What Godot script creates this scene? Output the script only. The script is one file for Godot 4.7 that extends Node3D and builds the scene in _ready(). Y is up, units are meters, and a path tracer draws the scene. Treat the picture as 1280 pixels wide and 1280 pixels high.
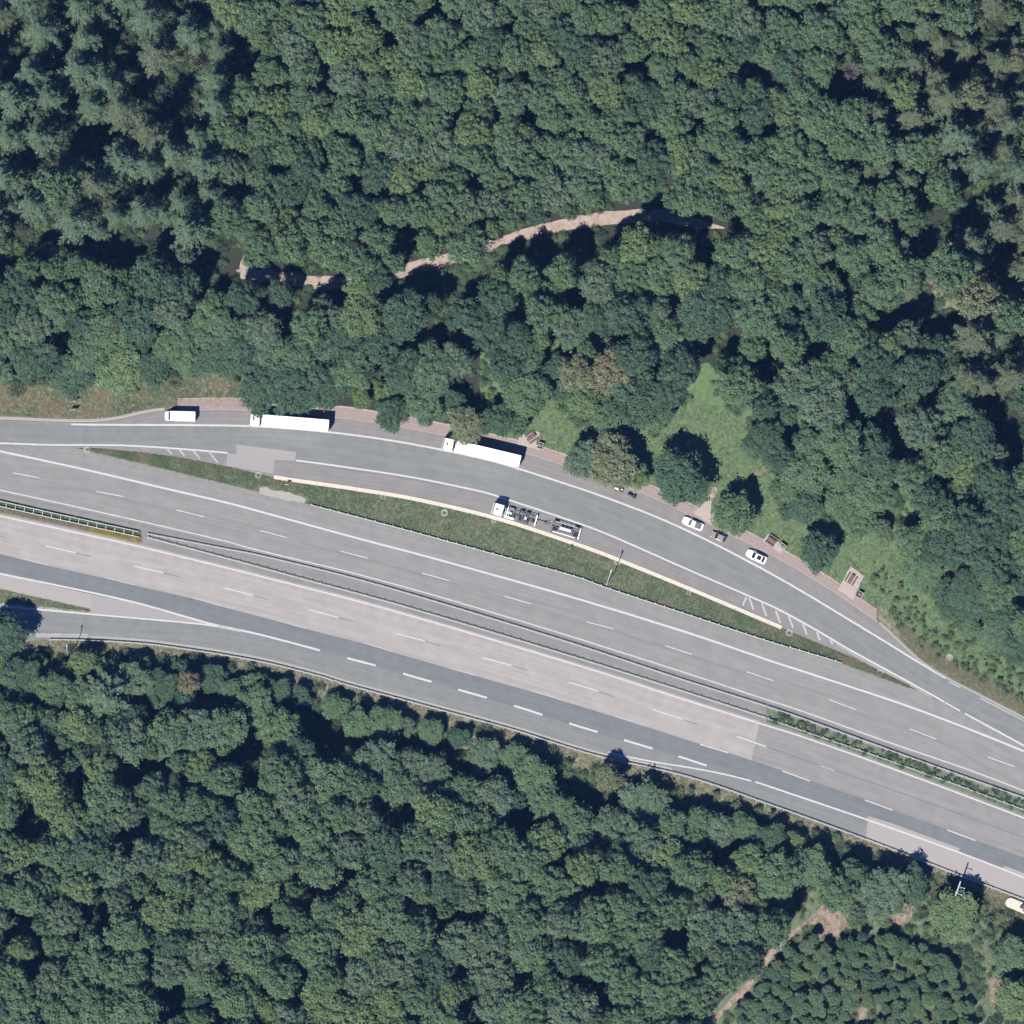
extends Node3D
# Aerial view of a motorway with a lay-by in a wood. Ground plan traced in photo pixels (1280 x 1280), S metres to a pixel.
const S := 0.1725
var rng := RandomNumberGenerator.new()
var taken := {}
var M := {}

# ---------------------------------------------------------------- helpers: names, metas, nodes
func numbered(n: String) -> String:
	var k: int = taken.get(n, 0)
	taken[n] = k + 1
	return n if k == 0 else "%s_%03d" % [n, k]

func tag(o: Node, label: String, category: String, group := "", kind := "") -> Node:
	o.set_meta("label", label)
	o.set_meta("category", category)
	if group: o.set_meta("group", group)
	if kind: o.set_meta("kind", kind)
	return o

func thing(called: String, at: Vector3, turn: float, label: String, category: String, group := "", kind := "") -> Node3D:
	var o := Node3D.new()
	o.name = numbered(called)
	add_child(o)
	o.position = at
	o.rotation.y = turn
	tag(o, label, category, group, kind)
	return o

func part(called: String, mesh: Mesh, m: Material, parent: Node, at := Vector3.ZERO) -> MeshInstance3D:
	var o := MeshInstance3D.new()
	o.name = called
	o.mesh = mesh
	o.material_override = m
	o.position = at
	parent.add_child(o, true)
	return o

func W(x: float, y: float, h := 0.0) -> Vector3:
	return Vector3((x - 640.0) * S, h, (y - 640.0) * S)

func heading(dx: float, dy: float) -> float:
	return atan2(-dy, dx)

func r(a: float, b: float) -> float:
	return rng.randf_range(a, b)

# ---------------------------------------------------------------- mesh builder
class MB:
	var v := PackedVector3Array()
	var n := PackedVector3Array()
	var uv := PackedVector2Array()
	var uv2 := PackedVector2Array()
	var c := PackedColorArray()
	var col := Color.WHITE
	var colored := false
	func tri(a: Vector3, b: Vector3, d: Vector3, hint: Vector3) -> void:
		var nn := (d - a).cross(b - a)
		if nn.dot(hint) < 0.0:
			var t := b
			b = d
			d = t
			nn = -nn
		nn = nn.normalized()
		v.append(a); v.append(b); v.append(d)
		n.append(nn); n.append(nn); n.append(nn)
		if colored:
			c.append(col); c.append(col); c.append(col)
	func quad(a: Vector3, b: Vector3, d: Vector3, e: Vector3, hint: Vector3) -> void:
		tri(a, b, d, hint)
		tri(a, d, e, hint)
	func box(at: Vector3, size: Vector3, ch := 0.02, bas := Basis.IDENTITY) -> void:
		var h := size * 0.5
		ch = minf(ch, minf(h.x, minf(h.y, h.z)) * 0.9)
		var pt := func(sx: float, sy: float, sz: float, ax: int) -> Vector3:
			var q := Vector3(sx * h.x, sy * h.y, sz * h.z)
			for k in 3:
				if k != ax:
					q[k] -= signf(q[k]) * ch
			return at + bas * q
		for ax in 3:
			for s in [-1.0, 1.0]:
				var q := []
				for uvp in [[-1.0, -1.0], [1.0, -1.0], [1.0, 1.0], [-1.0, 1.0]]:
					var sg := Vector3.ZERO
					sg[ax] = s
					sg[(ax + 1) % 3] = uvp[0]
					sg[(ax + 2) % 3] = uvp[1]
					q.append(pt.call(sg.x, sg.y, sg.z, ax))
				var hint := Vector3.ZERO
				hint[ax] = s
				quad(q[0], q[1], q[2], q[3], bas * hint)
		if ch < 0.004:
			return
		for ax in 3:
			var b1 := (ax + 1) % 3
			var c1 := (ax + 2) % 3
			for s1 in [-1.0, 1.0]:
				for s2 in [-1.0, 1.0]:
					var lo := Vector3.ZERO
					lo[ax] = -1.0; lo[b1] = s1; lo[c1] = s2
					var hi := lo
					hi[ax] = 1.0
					var hint2 := Vector3.ZERO
					hint2[b1] = s1; hint2[c1] = s2
					quad(pt.call(lo.x, lo.y, lo.z, b1), pt.call(hi.x, hi.y, hi.z, b1), pt.call(hi.x, hi.y, hi.z, c1), pt.call(lo.x, lo.y, lo.z, c1), bas * hint2)
		for sx in [-1.0, 1.0]:
			for sy in [-1.0, 1.0]:
				for sz in [-1.0, 1.0]:
					tri(pt.call(sx, sy, sz, 0), pt.call(sx, sy, sz, 1), pt.call(sx, sy, sz, 2), bas * Vector3(sx, sy, sz))
	func tube(a: Vector3, b: Vector3, r0: float, r1: float, sides := 6, caps := true) -> void:
		var d := (b - a).normalized()
		var u := d.cross(Vector3.UP if absf(d.y) < 0.9 else Vector3.RIGHT).normalized()
		var w := d.cross(u)
		for k in sides:
			var t0 := TAU * k / sides
			var t1 := TAU * (k + 1) / sides
			var e0 := u * cos(t0) + w * sin(t0)
			var e1 := u * cos(t1) + w * sin(t1)
			quad(a + e0 * r0, b + e0 * r1, b + e1 * r1, a + e1 * r0, e0 + e1)
			if caps:
				tri(a, a + e0 * r0, a + e1 * r0, -d)
				tri(b, b + e0 * r1, b + e1 * r1, d)
	func loft(rings: Array, cap_ends := true) -> void:
		# rings: arrays of points, same count, closed
		for i in rings.size() - 1:
			var A: PackedVector3Array = rings[i]
			var B: PackedVector3Array = rings[i + 1]
			var ca := Vector3.ZERO
			for q in A: ca += q
			for q in B: ca += q
			ca /= float(A.size() * 2)
			for k in A.size():
				var k1 := (k + 1) % A.size()
				quad(A[k], B[k], B[k1], A[k1], (A[k] + B[k] + A[k1] + B[k1]) * 0.25 - ca)
		if cap_ends:
			for e in [0, rings.size() - 1]:
				var R: PackedVector3Array = rings[e]
				var O: PackedVector3Array = rings[1 if e == 0 else rings.size() - 2]
				var cr := Vector3.ZERO
				var co := Vector3.ZERO
				for q in R: cr += q
				for q in O: co += q
				cr /= float(R.size())
				co /= float(R.size())
				for k in R.size():
					tri(cr, R[k], R[(k + 1) % R.size()], cr - co)
	func mesh(smooth := false) -> ArrayMesh:
		if smooth:
			var st := SurfaceTool.new()
			st.begin(Mesh.PRIMITIVE_TRIANGLES)
			for i in v.size():
				if colored: st.set_color(c[i])
				st.add_vertex(v[i])
			st.generate_normals()
			return st.commit()
		var arr := []
		arr.resize(Mesh.ARRAY_MAX)
		arr[Mesh.ARRAY_VERTEX] = v
		arr[Mesh.ARRAY_NORMAL] = n
		if uv.size(): arr[Mesh.ARRAY_TEX_UV] = uv
		if uv2.size(): arr[Mesh.ARRAY_TEX_UV2] = uv2
		if colored: arr[Mesh.ARRAY_COLOR] = c
		var am := ArrayMesh.new()
		am.add_surface_from_arrays(Mesh.PRIMITIVE_TRIANGLES, arr)
		return am

func box_mesh(size: Vector3, ch := 0.02, at := Vector3.ZERO) -> ArrayMesh:
	var m := MB.new()
	m.box(at, size, ch)
	return m.mesh()

# ring in the y-z plane at x: rounded rectangle, half width w, from y0 to y1
func ring(x: float, w: float, y0: float, y1: float, rad: float, seg := 3) -> PackedVector3Array:
	var out := PackedVector3Array()
	rad = minf(rad, minf(w, (y1 - y0) * 0.5) * 0.98)
	for q in [[1, 1, 0.0], [-1, 1, 90.0], [-1, -1, 180.0], [1, -1, 270.0]]:
		var cz: float = q[0] * (w - rad)
		var cy: float = (y1 - rad) if q[1] > 0 else (y0 + rad)
		for k in seg + 1:
			var a: float = deg_to_rad(q[2] + 90.0 * k / seg)
			out.append(Vector3(x, cy + rad * sin(a), cz + rad * cos(a)))
	return out

# ---------------------------------------------------------------- traced curves y(x), cubic through the points
func fy(cv: Array, x: float) -> float:
	var nn := cv.size()
	var i := 0
	while i < nn - 2 and x > cv[i + 1].x:
		i += 1
	var p1: Vector2 = cv[i]
	var p2: Vector2 = cv[i + 1]
	var p0: Vector2 = cv[i - 1] if i > 0 else p1 * 2.0 - p2
	var p3: Vector2 = cv[i + 2] if i + 2 < nn else p2 * 2.0 - p1
	var dx := p2.x - p1.x
	var m1 := (p2.y - p0.y) / (p2.x - p0.x) * dx
	var m2 := (p3.y - p1.y) / (p3.x - p1.x) * dx
	var t := (x - p1.x) / dx
	if t < 0.0: return p1.y + m1 * t
	if t > 1.0: return p2.y + m2 * (t - 1.0)
	var t2 := t * t
	var t3 := t2 * t
	return (2 * t3 - 3 * t2 + 1) * p1.y + (t3 - 2 * t2 + t) * m1 + (-2 * t3 + 3 * t2) * p2.y + (t3 - t2) * m2

func cv(a: Array) -> Array:
	var out := []
	for i in a.size() / 2:
		out.append(Vector2(a[2 * i], a[2 * i + 1]))
	return out

# a sheet between two curves; ragged: edge noise in pixels
func sheet(top: Array, bot: Array, x0: float, x1: float, h: float, o_top := 0.0, o_bot := 0.0, step := 5.0, ragged := 0.0, skew0 := 0.0, skew1 := 0.0) -> ArrayMesh:
	var m := MB.new()
	var cnt := int(ceil((x1 - x0) / step))
	var pa := Vector3.ZERO
	var pb := Vector3.ZERO
	var along := 0.0
	for i in cnt + 1:
		var x := x0 + (x1 - x0) * i / cnt
		var f := float(i) / cnt
		var xb := x + lerpf(skew0, skew1, f)
		var a := W(x, fy(top, x) + o_top + (r(-ragged, ragged) if ragged > 0.0 else 0.0), h)
		var b := W(xb, fy(bot, xb) + o_bot + (r(-ragged, ragged) if ragged > 0.0 else 0.0), h)
		if i > 0:
			var d := ((a + b) - (pa + pb)).length() * 0.5
			m.quad(pa, a, b, pb, Vector3.UP)
			var u1 := (pb - pa).length() / 16.0
			var u2 := (b - a).length() / 16.0
			var v0 := along / 64.0
			var v1 := (along + d) / 64.0
			for q in _quad_order(m, pa, a, b, pb):
				m.uv.append([Vector2(0, v0), Vector2(0, v1), Vector2(u2, v1), Vector2(u1, v0)][q])
			along += d
		pa = a
		pb = b
	_uv2(m)
	return m.mesh()

func _quad_order(m: MB, a: Vector3, b: Vector3, d: Vector3, e: Vector3) -> Array:
	var out := []
	var pts := [a, b, d, e]
	for i in range(m.v.size() - 6, m.v.size()):
		var best := 0
		for k in 4:
			if m.v[i].is_equal_approx(pts[k]): best = k
		out.append(best)
	return out

func _uv2(m: MB) -> void:
	for p in m.v:
		m.uv2.append(Vector2(p.x, p.z) / 7.3)

# painted stripe or seam along a curve
func stripe(cu: Array, x0: float, x1: float, wide: float, h: float, off := 0.0, wear := 0.02) -> ArrayMesh:
	var m := MB.new()
	var cnt := maxi(2, int(ceil((x1 - x0) / 4.0)))
	var pa := Vector3.ZERO
	var pb := Vector3.ZERO
	for i in cnt + 1:
		var x := x0 + (x1 - x0) * i / cnt
		var p := W(x, fy(cu, x) + off, h)
		var q := W(x + 1.0, fy(cu, x + 1.0) + off, h)
		var side := (q - p).normalized().cross(Vector3.UP)
		var a := p + side * (wide * 0.5 + r(-wear, wear))
		var b := p - side * (wide * 0.5 + r(-wear, wear))
		if i > 0:
			m.quad(pa, a, b, pb, Vector3.UP)
		pa = a
		pb = b
	_uv2(m)
	m.uv = m.uv2
	return m.mesh()

func bar(x0: float, y0: float, x1: float, y1: float, wide: float, h: float) -> ArrayMesh:
	var m := MB.new()
	var a := W(x0, y0, h)
	var b := W(x1, y1, h)
	var side := (b - a).normalized().cross(Vector3.UP) * wide * 0.5
	m.quad(a + side, b + side, b - side, a - side, Vector3.UP)
	_uv2(m)
	m.uv = m.uv2
	return m.mesh()

# flat polygon, with a rough outline if asked
func patch(pts: Array, h: float, rough := 0.0, thick := 0.0) -> ArrayMesh:
	var poly := PackedVector2Array()
	for i in pts.size():
		var a: Vector2 = pts[i]
		var b: Vector2 = pts[(i + 1) % pts.size()]
		var cnt := maxi(1, int(a.distance_to(b) / 4.0)) if rough > 0.0 else 1
		for k in cnt:
			var q := a.lerp(b, float(k) / cnt)
			poly.append(q + (Vector2(r(-rough, rough), r(-rough, rough)) if k > 0 else Vector2.ZERO))
	var m := MB.new()
	var idx := Geometry2D.triangulate_polygon(poly)
	if idx.is_empty():
		print("no triangles for a patch at ", pts[0])
	for i in idx.size() / 3:
		m.tri(W(poly[idx[3 * i]].x, poly[idx[3 * i]].y, h), W(poly[idx[3 * i + 1]].x, poly[idx[3 * i + 1]].y, h), W(poly[idx[3 * i + 2]].x, poly[idx[3 * i + 2]].y, h), Vector3.UP)
	if thick > 0.0:
		var mid := Vector2.ZERO
		for q in poly: mid += q
		mid /= float(poly.size())
		for i in poly.size():
			var a2 := poly[i]
			var b2 := poly[(i + 1) % poly.size()]
			var o2 := (a2 + b2) * 0.5 - mid
			m.quad(W(a2.x, a2.y, h), W(b2.x, b2.y, h), W(b2.x, b2.y, h - thick), W(a2.x, a2.y, h - thick), Vector3(o2.x, 0, o2.y))
	_uv2(m)
	m.uv = m.uv2
	return m.mesh()

# ---------------------------------------------------------------- materials
func noise_tex(sd: int, freq: float, ramp: Array, size := 512, octaves := 5) -> NoiseTexture2D:
	var f := FastNoiseLite.new()
	f.seed = sd
	f.noise_type = FastNoiseLite.TYPE_SIMPLEX_SMOOTH
	f.frequency = freq
	f.fractal_octaves = octaves
	f.fractal_gain = 0.6
	var t := NoiseTexture2D.new()
	t.noise = f
	t.width = size
	t.height = size
	t.seamless = true
	var g := Gradient.new()
	g.offsets = PackedFloat32Array()
	g.colors = PackedColorArray()
	for q in ramp:
		g.add_point(q[0], q[1].linear_to_srgb())
	if g.get_point_count() > ramp.size():
		g.remove_point(0)
	t.color_ramp = g
	return t

func grey(x: float) -> Color:
	return Color(x, x, x)

var streaks: ImageTexture
var grain: NoiseTexture2D
var blotch: NoiseTexture2D

func make_streaks() -> void:
	# wear along the lanes: tyre tracks polished or darkened, patches and dribbles; u across 16 m, v along 64 m
	var im := Image.create(256, 1024, false, Image.FORMAT_RGB8)
	var fa := FastNoiseLite.new()
	fa.seed = 5
	fa.frequency = 0.02
	fa.fractal_octaves = 4
	for y in 1024:
		var an := TAU * y / 1024.0
		for x in 256:
			var bn := TAU * x / 256.0
			var s1 := fa.get_noise_3d(cos(bn) * 150.0 + 40.0 * 0.0, sin(bn) * 150.0, cos(an) * 20.0)
			var s2 := fa.get_noise_3d((150.0 + 40.0 * cos(bn)) * cos(an) + 900.0, (150.0 + 40.0 * cos(bn)) * sin(an), 40.0 * sin(bn))
			var q := clampf(0.94 + 0.055 * s1 + 0.05 * s2, 0.0, 1.0)
			im.set_pixel(x, y, Color(q, q, q))
	streaks = ImageTexture.create_from_image(im)

func road_mat(c: Color, rough := 0.92) -> StandardMaterial3D:
	var m := StandardMaterial3D.new()
	m.albedo_color = c.linear_to_srgb()
	m.albedo_texture = streaks
	m.roughness = rough
	m.detail_enabled = true
	m.detail_albedo = grain
	m.detail_uv_layer = BaseMaterial3D.DETAIL_UV_2
	m.detail_blend_mode = BaseMaterial3D.BLEND_MODE_MUL
	return m

func flat_road(c: Color) -> StandardMaterial3D:
	var m := StandardMaterial3D.new()
	m.albedo_color = c.linear_to_srgb()
	m.albedo_texture = grain
	m.roughness = 0.92
	m.uv1_triplanar = true
	m.uv1_world_triplanar = true
	m.uv1_scale = Vector3(0.11, 0.11, 0.11)
	return m

func plain(c: Color, rough := 0.7, metal := 0.0) -> StandardMaterial3D:
	var m := StandardMaterial3D.new()
	m.albedo_color = c.linear_to_srgb()
	m.roughness = rough
	m.metallic = metal
	return m

func ground_mat(t: Texture2D, scale: float, bump: Texture2D = null) -> StandardMaterial3D:
	var m := StandardMaterial3D.new()
	m.albedo_texture = t
	m.roughness = 1.0
	m.uv1_triplanar = true
	m.uv1_world_triplanar = true
	m.uv1_scale = Vector3(scale, scale, scale)
	if bump:
		m.heightmap_enabled = true
		m.heightmap_texture = bump
		m.heightmap_scale = 8.0
	return m

func paint_mat(c: Color) -> StandardMaterial3D:
	var m := StandardMaterial3D.new()
	m.albedo_color = c.linear_to_srgb()
	m.albedo_texture = blotch
	m.roughness = 0.8
	m.uv1_triplanar = true
	m.uv1_world_triplanar = true
	m.uv1_scale = Vector3(0.35, 0.35, 0.35)
	return m

func leaf_mat() -> StandardMaterial3D:
	var m := StandardMaterial3D.new()
	m.vertex_color_use_as_albedo = true
	m.roughness = 0.75
	m.metallic_specular = 0.25
	m.backlight_enabled = true
	m.backlight = Color(0.62, 0.7, 0.45)
	return m

func make_materials() -> void:
	make_streaks()
	grain = noise_tex(11, 0.09, [[0.0, grey(0.78)], [0.45, grey(0.93)], [1.0, grey(1.0)]], 512, 5)
	blotch = noise_tex(12, 0.03, [[0.0, grey(0.55)], [0.4, grey(0.9)], [1.0, grey(1.0)]], 256, 5)
	var rough_bump := noise_tex(13, 0.06, [[0.0, grey(0.0)], [1.0, grey(1.0)]], 512, 5)
	M.asphalt = road_mat(Color(0.201, 0.199, 0.189))
	M.median = road_mat(Color(0.184, 0.182, 0.171))
	M.bluegrey = road_mat(Color(0.164, 0.174, 0.168))
	M.dark = road_mat(Color(0.134, 0.147, 0.150))
	M.parking = road_mat(Color(0.190, 0.182, 0.176))
	M.beige = road_mat(Color(0.292, 0.270, 0.254))
	M.beige2 = flat_road(Color(0.252, 0.235, 0.222))
	M.greyright = road_mat(Color(0.204, 0.200, 0.191))
	M.concrete = flat_road(Color(0.228, 0.218, 0.210))
	M.white = paint_mat(Color(0.400, 0.400, 0.392))
	M.worn = paint_mat(Color(0.320, 0.320, 0.320))
	M.tar = paint_mat(Color(0.068, 0.068, 0.072))
	M.tarfaint = paint_mat(Color(0.120, 0.118, 0.120))
	M.kerb = paint_mat(Color(0.480, 0.432, 0.368))
	M.kerbgrey = paint_mat(Color(0.264, 0.248, 0.224))
	M.sidewalk = ground_mat(noise_tex(21, 0.03, [[0.0, Color(0.168, 0.132, 0.124)], [0.5, Color(0.220, 0.172, 0.160)], [1.0, Color(0.264, 0.220, 0.204)]], 512, 5), 0.15)
	M.plaza = ground_mat(noise_tex(22, 0.03, [[0.0, Color(0.240, 0.200, 0.180)], [1.0, Color(0.352, 0.304, 0.276)]], 512, 5), 0.2)
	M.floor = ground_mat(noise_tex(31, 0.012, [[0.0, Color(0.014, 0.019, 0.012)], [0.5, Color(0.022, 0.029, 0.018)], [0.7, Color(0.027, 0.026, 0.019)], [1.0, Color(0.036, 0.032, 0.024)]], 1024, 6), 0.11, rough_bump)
	M.grass = ground_mat(noise_tex(32, 0.012, [[0.0, Color(0.062, 0.086, 0.050)], [0.45, Color(0.084, 0.112, 0.066)], [0.66, Color(0.104, 0.124, 0.076)], [0.85, Color(0.132, 0.132, 0.088)], [1.0, Color(0.160, 0.148, 0.108)]], 1024, 6), 0.05, rough_bump)
	M.lawn = ground_mat(noise_tex(33, 0.012, [[0.0, Color(0.062, 0.100, 0.045)], [0.5, Color(0.084, 0.130, 0.059)], [0.8, Color(0.112, 0.148, 0.072)], [1.0, Color(0.144, 0.160, 0.088)]], 1024, 6), 0.05, rough_bump)
	M.dry = ground_mat(noise_tex(34, 0.014, [[0.0, Color(0.076, 0.092, 0.052)], [0.4, Color(0.124, 0.124, 0.080)], [0.7, Color(0.172, 0.152, 0.112)], [1.0, Color(0.240, 0.208, 0.164)]], 1024, 6), 0.06, rough_bump)
	M.soil = ground_mat(noise_tex(35, 0.014, [[0.0, Color(0.120, 0.088, 0.068)], [0.5, Color(0.204, 0.156, 0.128)], [1.0, Color(0.288, 0.232, 0.196)]], 512, 6), 0.08, rough_bump)
	M.track = ground_mat(noise_tex(36, 0.014, [[0.0, Color(0.192, 0.152, 0.128)], [0.5, Color(0.268, 0.216, 0.188)], [1.0, Color(0.336, 0.280, 0.248)]], 512, 6), 0.08, rough_bump)
	M.leaf = leaf_mat()
	M.bark = ground_mat(noise_tex(41, 0.03, [[0.0, Color(0.040, 0.032, 0.024)], [1.0, Color(0.112, 0.092, 0.072)]], 256, 5), 0.6)
	M.dead = ground_mat(noise_tex(42, 0.03, [[0.0, Color(0.112, 0.100, 0.100)], [1.0, Color(0.240, 0.224, 0.220)]], 256, 5), 0.5)
	M.steel = plain(Color(0.272, 0.280, 0.280), 0.55, 0.0)
	M.steelgreen = plain(Color(0.304, 0.360, 0.336), 0.55, 0.0)
	M.whitepaint = plain(Color(0.85, 0.85, 0.85), 0.35)
	M.whitepaint.clearcoat_enabled = true
	M.whitepaint.clearcoat = 0.6
	M.tarp = plain(Color(0.84, 0.84, 0.83), 0.6)
	M.glass = plain(Color(0.02, 0.022, 0.026), 0.08)
	M.glass2 = plain(Color(0.13, 0.135, 0.14), 0.15)
	M.rubber = plain(Color(0.018, 0.018, 0.019), 0.85)
	M.rim = plain(Color(0.35, 0.36, 0.37), 0.4, 0.6)
	M.chassis = plain(Color(0.045, 0.047, 0.055), 0.6)
	M.chassis2 = plain(Color(0.104, 0.108, 0.120), 0.5)
	M.alu = plain(Color(0.400, 0.400, 0.416), 0.45, 0.3)
	M.red = plain(Color(0.36, 0.05, 0.045), 0.4)
	M.redfade = plain(Color(0.280, 0.136, 0.124), 0.4)
	M.orange = plain(Color(0.5, 0.18, 0.03), 0.4)
	M.lens = plain(Color(0.6, 0.62, 0.63), 0.15)
	M.silver = plain(Color(0.192, 0.196, 0.200), 0.35, 0.2)
	M.wood = ground_mat(noise_tex(51, 0.04, [[0.0, Color(0.080, 0.056, 0.048)], [1.0, Color(0.160, 0.116, 0.100)]], 256, 4), 0.8)
	M.plate = plain(Color(0.440, 0.440, 0.400), 0.6)
	M.bluesteel = plain(Color(0.336, 0.376, 0.424), 0.45, 0.2)
	M.binmat = plain(Color(0.05, 0.07, 0.06), 0.6)

# ---------------------------------------------------------------- traced lines (photo pixels)
var A := cv([-60, 551, 0, 564, 100, 585.5, 200, 609, 280, 627.5, 320, 638, 440, 671, 520, 692, 600, 714, 720, 748, 860, 791, 960, 825, 1000, 838, 1120, 877.5, 1200, 907, 1280, 939, 1340, 964])
var DN := cv([-60, 576, 16, 591, 51, 598, 120, 614, 155, 621, 221, 637.5, 255, 646, 325, 663, 359, 672, 426, 689, 460, 698, 528, 716.5, 562, 726, 631, 745.5, 664, 755, 733, 777, 766, 786, 831, 807, 865, 818, 933, 839.5, 967, 851, 1036, 874.5, 1067, 886, 1137, 911, 1167, 922.5, 1234, 946, 1267, 958, 1340, 986])
var C := cv([-60, 600, 0, 612.5, 160, 648, 280, 676, 320, 687, 440, 716, 570, 752, 720, 797.5, 860, 842, 960, 875, 1000, 888, 1120, 931, 1205, 960, 1280, 988.5, 1340, 1012])
var D := cv([-60, 632, 0, 645, 160, 680, 280, 709, 320, 719, 475, 759, 720, 831, 860, 876, 960, 907.5, 1000, 920, 1120, 962.5, 1280, 1022.5, 1340, 1046])
var DD := cv([-60, 656, 57, 682.5, 95, 691, 167, 707.5, 205, 716, 279, 734.5, 316, 744, 386, 762, 424, 772, 494, 791.5, 530, 801, 603, 822, 640, 832, 711, 853, 745, 863, 816, 887, 853, 899, 925, 922, 960, 934, 1040, 962, 1120, 989, 1280, 1047, 1340, 1070])
var B := cv([-60, 679, 0, 692.5, 62, 707.5, 132, 723, 169, 732, 240, 748, 276, 758, 347, 776.5, 382, 786, 455, 804.5, 490, 815, 561, 835.5, 598, 846, 668, 865.5, 703, 876, 768, 896, 803, 907, 875, 930, 908, 940, 977, 963, 1012, 975.5, 1081, 999.5, 1115, 1012, 1184, 1037, 1219, 1050, 1280, 1072, 1340, 1094])
var L := cv([-60, 704, 0, 717, 160, 751, 265, 780, 320, 792, 400, 813, 434, 822.5, 470, 832, 504, 842, 573, 862, 642, 882, 711, 904, 780, 925, 848, 945.5, 882, 956.5, 960, 982.5, 1085, 1025, 1200, 1066, 1280, 1097, 1340, 1121])
var RT := cv([-60, 756, 0, 758, 110, 767.5, 250, 780, 282, 785, 320, 793.5, 400, 813])
var R := cv([-60, 797, 0, 797, 27, 797.5, 90, 798, 140, 800, 200, 805, 320, 824, 400, 843.5, 430, 853, 530, 880, 645, 911.5, 740, 941, 860, 969, 960, 1003, 1080, 1046.5, 1210, 1096.5, 1280, 1123, 1340, 1147])
var E := cv([-60, 527, 0, 528, 89, 530.5, 250, 531.5, 320, 533, 410, 540, 500, 552.5, 600, 572.5, 647, 585.5, 760, 623, 852, 660, 969, 720, 1085, 789, 1182, 847.5, 1280, 897])
var F := cv([-60, 553, 0, 554, 62, 556, 160, 557, 284, 566, 370, 575.5, 440, 585, 520, 597.5, 600, 614, 621, 620, 720, 653, 760, 668, 860, 712, 960, 755.5, 985, 768, 1021, 788, 1060, 811, 1135, 852, 1160, 866, 1200, 888.5, 1280, 932, 1340, 964])
var K := cv([-60, 522, 0, 524, 100, 527.5, 140, 525, 180, 516.5, 207, 513, 310, 513, 430, 523, 472, 529, 560, 545, 659, 567.5, 702, 581, 760, 601, 811, 619.5, 852, 639, 909, 666, 980, 702, 1040, 738, 1085, 769, 1098, 778, 1122, 800, 1150, 826, 1182, 847, 1230, 872, 1280, 898, 1340, 930])
var LB := cv([-60, 556, 0, 558, 120, 561, 200, 568.5, 283, 583, 342, 596.5, 440, 611, 520, 624.5, 625, 649.5, 720, 680.5, 760, 695, 860, 735.5, 977, 785, 1010, 799, 1060, 820, 1120, 849, 1160, 868, 1200, 890, 1280, 933, 1340, 966])
var TN := cv([-60, 545, 0, 556, 92, 560, 140, 570, 215, 588, 275, 602.5, 325, 615, 387, 630.5, 492, 658, 600, 687.5, 720, 720.5, 760, 735, 860, 768, 960, 801, 1060, 831.5, 1132, 857.5, 1160, 869, 1200, 889.5, 1280, 932.5, 1340, 965])
var NR := cv([-60, 613, 0, 626, 60, 639.5, 172, 664, 185, 667, 280, 685.5, 320, 693, 440, 722, 550, 753.5, 720, 805.5, 860, 851.5, 960, 883, 1000, 896.5, 1120, 940, 1180, 961.5, 1280, 997, 1340, 1020])
var SR := cv([-60, 618, 0, 631, 60, 644.5, 172, 668.5, 185, 672, 280, 697, 380, 724, 505, 758, 720, 822, 860, 866, 958, 897.5, 1000, 912, 1120, 953.5, 1280, 1012, 1340, 1036])

func _ready() -> void:
	rng.seed = 20240
	# ------------------------------------------------ camera, sky, sun, exposure
	var cam := Camera3D.new()
	cam.name = "camera"
	add_child(cam)
	var alt := 1100.0
	cam.position = Vector3(0, alt, 0)
	cam.rotation_degrees = Vector3(-90, 0, 0)
	cam.fov = rad_to_deg(2.0 * atan(640.0 * S / alt))
	cam.near = 10.0
	cam.far = 4000.0
	cam.current = true
	var sky_mat := ProceduralSkyMaterial.new()
	sky_mat.sky_top_color = Color(0.19, 0.36, 0.66)
	sky_mat.sky_horizon_color = Color(0.55, 0.66, 0.8)
	sky_mat.ground_bottom_color = Color(0.12, 0.15, 0.12)
	sky_mat.ground_horizon_color = Color(0.4, 0.46, 0.5)
	sky_mat.sky_curve = 0.12
	sky_mat.sun_angle_max = 8.0
	sky_mat.sky_energy_multiplier = 0.75
	var sky := Sky.new()
	sky.sky_material = sky_mat
	var env := Environment.new()
	env.background_mode = Environment.BG_SKY
	env.sky = sky
	env.tonemap_mode = Environment.TONE_MAPPER_LINEAR
	env.tonemap_exposure = 2.07
	env.sdfgi_enabled = true
	env.ssao_enabled = true
	env.ssil_enabled = true
	env.fog_enabled = true
	env.fog_density = 0.000032
	env.fog_light_color = Color(0.45, 0.62, 0.9)
	var we := WorldEnvironment.new()
	we.name = "world_environment"
	we.environment = env
	add_child(we)
	var sun := DirectionalLight3D.new()
	sun.name = "sun"
	sun.light_color = Color(1.0, 0.975, 0.935)
	sun.light_energy = 1.35
	sun.light_angular_distance = 0.5
	sun.shadow_enabled = true
	add_child(sun)
	var el := deg_to_rad(59.0)
	var to_sun := Vector3(-0.54 * cos(el), sin(el), 0.84 * cos(el)).normalized()
	sun.look_at_from_position(to_sun * 100.0, Vector3.ZERO, Vector3.UP)
	# ------------------------------------------------ the place
	make_materials()
	build_ground()
	build_roads()
	build_markings()
	build_kerbs()
	build_rails()
	build_furniture()
	build_vehicles()
	build_trees()
	build_low_plants()

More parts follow.
